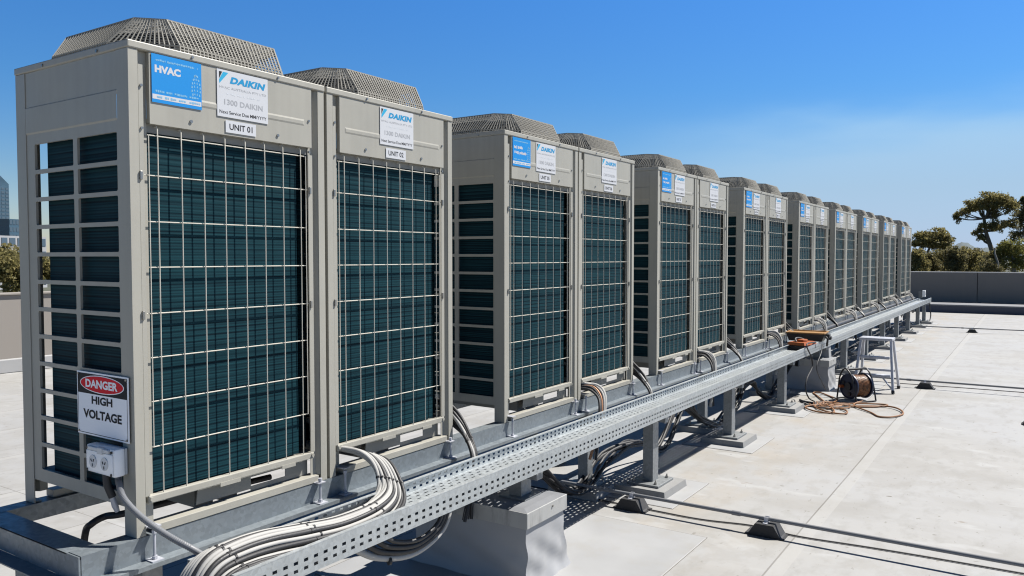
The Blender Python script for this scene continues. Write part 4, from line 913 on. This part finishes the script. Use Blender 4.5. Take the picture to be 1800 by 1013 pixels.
# ------------------------------------------------------------------ tools in the tray
tc_ = thing('tool_case', (8.32, -0.27, TZ1+0.004), 'open black tool case with tan rim sitting across the tray', 'tool case', rz=R(4))
b = MB(); b.frustum((-0.15, 0.15, -0.19, 0.18), (-0.17, 0.17, -0.22, 0.21), 0.001, 0.088); b.build('body', M['black'], tc_)
b = MB(); 
for q in ((-.178, .178, -.228, -.205), (-.178, .178, .19, .215), (-.178, -.155, -.205, .19), (.155, .178, -.205, .19)): b.box(*q, 0.0885, 0.104, 0.003)
b.build('rim', M['tan'], tc_)
MB().box(-0.155, 0.155, -0.205, 0.19, 0.078, 0.092).build('tray_insert', M['tan'], tc_)
b = MB().box(-0.06, 0.05, -0.262, -0.222, 0.035, 0.085, 0.008); b.box(0.02, 0.11, -0.27, -0.224, 0.01, 0.05, 0.006); b.build('latch', M['black'], tc_)
b = MB().tube(spline([(-0.11, -0.23, 0.06), (-0.12, -0.25, 0.03), (-0.11, -0.245, -0.02), (-0.08, -0.24, -0.05)], 6), 0.012, 8); b.build('strap', M['black'], tc_, True)
od = thing('power_tool', (7.80, -0.335, TF+0.003), 'orange and black power tool lying in the tray beside the tool case', 'power tool', rz=R(-12))
MB().box(-0.15, 0.15, -0.10, 0.10, 0.0, 0.055, 0.012).build('base', M['black'], od, True)
MB().frustum((-0.155, 0.155, -0.105, 0.105), (-0.14, 0.14, -0.09, 0.09), 0.056, 0.088).build('casing', M['orange'], od)
b = MB().box(-0.06, 0.05, -0.05, 0.03, 0.0885, 0.115, 0.008); b.build('grip', M['orange'], od, True)
b = MB().tube(spline([(-.1, .02, .09), (-.03, .06, .12), (.06, .05, .118), (.11, 0, .09)], 6), 0.010, 8); b.build('hose', M['black'], od, True)
def local(root, pts):
    m_ = (Matrix.Translation(root.location) @ Matrix.Rotation(root.rotation_euler.z, 4, 'Z')).inverted()
    return spline([m_ @ p for p in pts], 8)
MB().tube(local(od, [Vector((7.90, -0.40, -0.04)), Vector((7.97, -0.45, -0.025))]+[at(*q, 1, y) for q, y in (((1418, 606), -.475), ((1426, 628), -.48), ((1428, 645), -.48), ((1419, 665), -.48), ((1416, 684), -.48), ((1422, 700), -.50), ((1432, 706), -.56))]), 0.0075, 8).build('cord', M['black_cable'], od, True)
MB().tube(local(tc_, [at(*q, 1, y) for q, y in (((1446, 606), -.50), ((1443, 622), -.51), ((1437, 638), -.51), ((1436, 652), -.51), ((1443, 668), -.51), ((1452, 686), -.52))]), 0.005, 8).build('cord', M['black_cable'], tc_, True)

# socket box and hanging cable at the far end of the tray
fs_ = thing('isolator_box', (19.9, -0.29, TZ1+0.004), 'small white isolator box on a grey post at the far tray end', 'isolator')
b = MB(); strut(b, 0, 0.035, 0.0, 0.16); b.build('post', M['galv_light'], fs_)
MB().box(-0.06, 0.06, -0.07, -0.006, 0.03, 0.19, 0.006).build('box', M['plastic_white'], fs_)
MB().box(-0.04, 0.04, -0.076, -0.0705, 0.09, 0.15, 0.003).build('switch', M['plastic_grey'], fs_)
tag(MB().tube(spline([(20.15, -0.43, -0.14), (20.17, -0.44, -0.3), (20.15, -0.46, -0.45), (20.05, -0.45, -0.58), (19.9, -0.40, -0.64)], 8), 0.013, 8).build('pipe', M['black_cable'], smooth=True), 'black pipe curving down to the roof at the far tray end', 'pipe')

# ------------------------------------------------------------------ beyond the roof
def leaves(mb, c, r, n, size, rn_):
    for _ in range(n):
        d = Vector((rn_.gauss(0, 1), rn_.gauss(0, 1), rn_.gauss(0, 1))).normalized(); k = rn_.random()**0.38
        lump = 0.82+0.22*math.sin(5*d.x+c[0])*math.cos(4*d.z+c[2])
        p = Vector((c[0]+d.x*r[0]*k*lump, c[1]+d.y*r[1]*k*lump, c[2]+d.z*r[2]*k*lump))
        a = Vector((rn_.gauss(0, 1), rn_.gauss(0, 1), rn_.gauss(0, .7))).normalized(); s = size*rn_.uniform(.5, 1.3)
        b_ = a.orthogonal().normalized(); b_ = Matrix.Rotation(rn_.uniform(0, 6.28), 3, a) @ b_; e = a.cross(b_)
        mb.add([p-b_*s, p+e*s*.45, p+b_*s, p-e*s*.45], [(0, 1, 2, 3)])
def tree(x, blobs, trunk, leafm, barkm, label, dens=1.0, size=0.30, base=-9, seed=1, limbs=None):
    """blobs: (px, py, rx_px, ry_px) on the photo at distance x; trunk: list of (px, py, radius)"""
    rn_ = random.Random(seed); sc = 1/FPX*(at(1700, 452, 0, x)-CAM).dot(cf)
    pts = [at(q[0], q[1], 0, x) for q in trunk]; root = Vector((pts[0].x, pts[0].y, base))
    t = thing('tree', root, label, 'tree', 'gum trees beyond the parapet')
    b_ = MB(); tp = [Vector((0, 0, 0))]+[p-root for p in pts]; b_.tube(tp, [trunk[0][2]*1.5]+[q[2] for q in trunk], 8)
    for bl in blobs:
        cpt = at(bl[0], bl[1], 0, x)-root; st_ = tp[-1] if len(tp) > 2 else tp[1]
        st_ = min(tp[1:], key=lambda q: (q-cpt).length+(0.6*max(0, q.z-cpt.z)))
        for k in range(3):
            e_ = cpt+Vector((rn_.uniform(-.4, .4)*bl[2]*sc, rn_.uniform(-.5, .5)*bl[2]*sc, -0.2*bl[3]*sc)); m_ = st_.lerp(e_, .5)+Vector((rn_.uniform(-.3, .3), rn_.uniform(-.3, .3), -0.08*(e_-st_).length))
            b_.tube(spline([st_, m_, e_], 4), [trunk[-1][2]*.6*(1-.07*w) for w in range(9)], 5)
    b_.build('trunk', barkm, t, True)
    b_ = MB()
    for bl in blobs:
        cpt = at(bl[0], bl[1], 0, x)-root; rx, rz = bl[2]*sc, bl[3]*sc
        leaves(b_, (cpt.x, cpt.y, cpt.z), (rx*1.12, rx*1.05, rz*1.18), int(70*rx*rz*dens)+60, size*.55, rn_)
        for _k in range(3): leaves(b_, (cpt.x, cpt.y+rn_.uniform(-.9, .9)*rx, cpt.z-rz*rn_.uniform(.5, 1.2)), (.5, .55, .45), 40, size*.55, rn_)
        n_sub = max(6, int(rx*rz*10))
        for k in range(n_sub):
            a = rn_.uniform(0, 6.28); rr = rn_.random()**.5
            c = (cpt.x+rn_.uniform(-.7, .7)*rx, cpt.y+rr*math.cos(a)*rx*.82, cpt.z+rr*math.sin(a)*rz*.75)
            leaves(b_, c, (rx*.20+.38, rx*.20+.38, rz*.2+.30), int(50*dens), size*.66, rn_)
    b_.build('crown', leafm, t)
    return t
tree(150, [(1627, 418, 20, 13), (1645, 411, 20, 11), (1662, 422, 17, 11), (1612, 424, 12, 13), (1640, 426, 32, 9), (1655, 432, 18, 7)], [(1632, 470, .28), (1630, 445, .22), (1634, 436, .18)], M['leaf_olive'], M['bark_dark'], 'round topped gum tree just right of the farthest unit', 1.0, 0.34, seed=3)
tree(140, [(1738, 350, 24, 13), (1716, 361, 19, 13), (1758, 353, 22, 14), (1775, 364, 18, 15), (1745, 364, 26, 9), (1697, 372, 15, 8), (1683, 380, 6, 9), (1735, 395, 16, 9), (1756, 398, 20, 10), (1718, 407, 8, 6), (1748, 378, 8, 8), (1726, 418, 5, 4), (1780, 392, 10, 8)],
     [(1752, 478, .42), (1749, 455, .38), (1740, 430, .32), (1733, 408, .26), (1730, 385, .2)], M['leaf_olive'], M['bark_dark'], 'tallest gum tree with spreading umbrella crown at the right', 1.0, 0.30, seed=5)
tree(132, [(1797, 380, 10, 12), (1800, 400, 10, 9), (1790, 415, 16, 9), (1800, 350, 5, 7), (1812, 370, 16, 26)], [(1815, 478, .3), (1808, 440, .25), (1806, 400, .2)], M['leaf_dark'], M['bark_dark'], 'gum tree cut off by the right edge of the picture', 1.0, 0.28, seed=7)
tree(118, [(1780, 436, 24, 17), (1762, 442, 18, 16), (1797, 445, 14, 16), (1785, 462, 26, 14)], [(1782, 480, .25), (1782, 460, .2)], M['leaf_yellow'], M['bark'], 'yellowish green bushy tree in front of the tallest gum', 1.1, 0.26, seed=9)
tree(112, [(1752, 470, 12, 8), (1735, 462, 12, 14)], [(1754, 482, .16), (1754, 462, .13), (1749, 447, .1), (1748, 436, .08)], M['leaf_dark'], M['bark'], 'thin pale trunked gum tree below the tallest crown', 0.7, 0.26, seed=10)
hedge = [(1612, 452, 'leaf_olive', 'low bushy tree against the right side of the farthest unit'), (1634, 456, 'leaf_dark', 'low dark bushy tree under the left half of the round topped gum'), (1656, 453, 'leaf_olive', 'low olive bushy tree under the right half of the round topped gum'),
         (1678, 447, 'leaf_dark', 'low dark bushy tree standing highest in the hedge below the hill'), (1700, 449, 'leaf_olive', 'low olive bushy tree just right of the hill top'), (1722, 451, 'leaf_dark', 'low dark bushy tree left of the pale trunk'), (1743, 456, 'leaf_olive', 'low olive bushy tree behind the pale trunk')]
for k, (px, py, lm, lab) in enumerate(hedge):
    tree(118+4*(k % 3), [(px, py-7, 13, 9), (px-7, py-1, 14, 9), (px+8, py+1, 14, 10), (px-6, py+10, 16, 10), (px+7, py+11, 16, 11), (px, py+22, 20, 10)], [(px, 484, .2), (px+1, py+8, .14)], M[lm], M['bark'], lab, 1.0, 0.27, seed=40+k)

# left background
def ltree(px, py, y, rx, rz, lab, seed):
    p = at(px, py, 1, y); root = Vector((p.x, p.y, -9)); rn_ = random.Random(seed)
    t = thing('tree', root, lab, 'tree', 'trees beyond the left parapet')
    top = p.z+9; b_ = MB().tube([(0, 0, 0), (0.1, 0, top*.6), (0, 0.1, top)], [.3, .24, .1], 8); b_.build('trunk', M['bark_dark'], t, True)
    b_ = MB()
    for k in range(12): leaves(b_, (rn_.uniform(-.7, .7)*rx, rn_.uniform(-.7, .7)*rx, top+rn_.uniform(-.8, .7)*rz), (rx*.5, rx*.5, rz*.45), 220, 0.26, rn_)
    b_.build('crown', M['leaf_olive'], t)
ltree(26, 472, 75, 2.3, 2.0, 'olive green tree above the left parapet beside the nearest unit', 31)
ltree(6, 470, 90, 2.6, 1.6, 'olive green tree at the left edge of the picture', 32)
ltree(60, 474, 80, 2.6, 2.2, 'olive green tree seen through the end of the nearest unit', 33)
ltree(-30, 470, 84, 3.0, 2.4, 'olive green tree beyond the left edge of the picture', 34)
def building(name, x, y, w, d, zt, wallm, lab, floors, cols, rotz=0, slant=0):
    t = thing(name, (x, y, -9), lab, 'building', rz=rotz); hgt = zt+9
    b_ = MB(); b_.box(-w/2, w/2, -d/2, d/2, 0, hgt)
    if slant: b_.prism([(-w/2, hgt+.01), (w/2, hgt+.01), (w/2, hgt+slant*.25), (-w/6, hgt+slant), (-w/2, hgt+slant*.5)], 1, -d/2, d/2)
    b_.build('wall', wallm, t)
    fh = hgt/floors; cw = w/cols
    for i in range(floors):
        for j in range(cols): MB().box(-w/2+cw*(j+.14), -w/2+cw*(j+.86), -d/2-.12, -d/2-.02, fh*(i+.25), fh*(i+.85)).build('window', M['window'], t)
p = at(3, 420, 1, 500); building('tower', p.x-2, 500+8, 12, 14, 42, M['glass_tower'], 'tall blue glass tower in the distance at the left edge', 24, 4, 0.4, 8)
p = at(30, 420, 1, 420); building('office_block', p.x, 430, 8, 10, 20, M['glass_tower'], 'small dark office block right of the glass tower', 8, 4, 0.4)
p = at(15, 440, 1, 260); building('low_building', p.x, 268, 26, 14, 7.5, M['pale_wall'], 'low pale building in front of the glass tower', 4, 8, 0.45)
p = at(8, 498, 1, 48); 
wr_ = thing('shed', (p.x-3.6, 50, -9), 'low white roofed shed just beyond the left parapet', 'building', rz=0.45)
MB().box(-3, 3, -2, 2, 0, 7.5).build('wall', M['pale_wall'], wr_); MB().prism([(-2.3, 7.51), (2.3, 7.51), (0, 8.1)], 0, -3.2, 3.2).build('roof', M['sticker_white'], wr_)
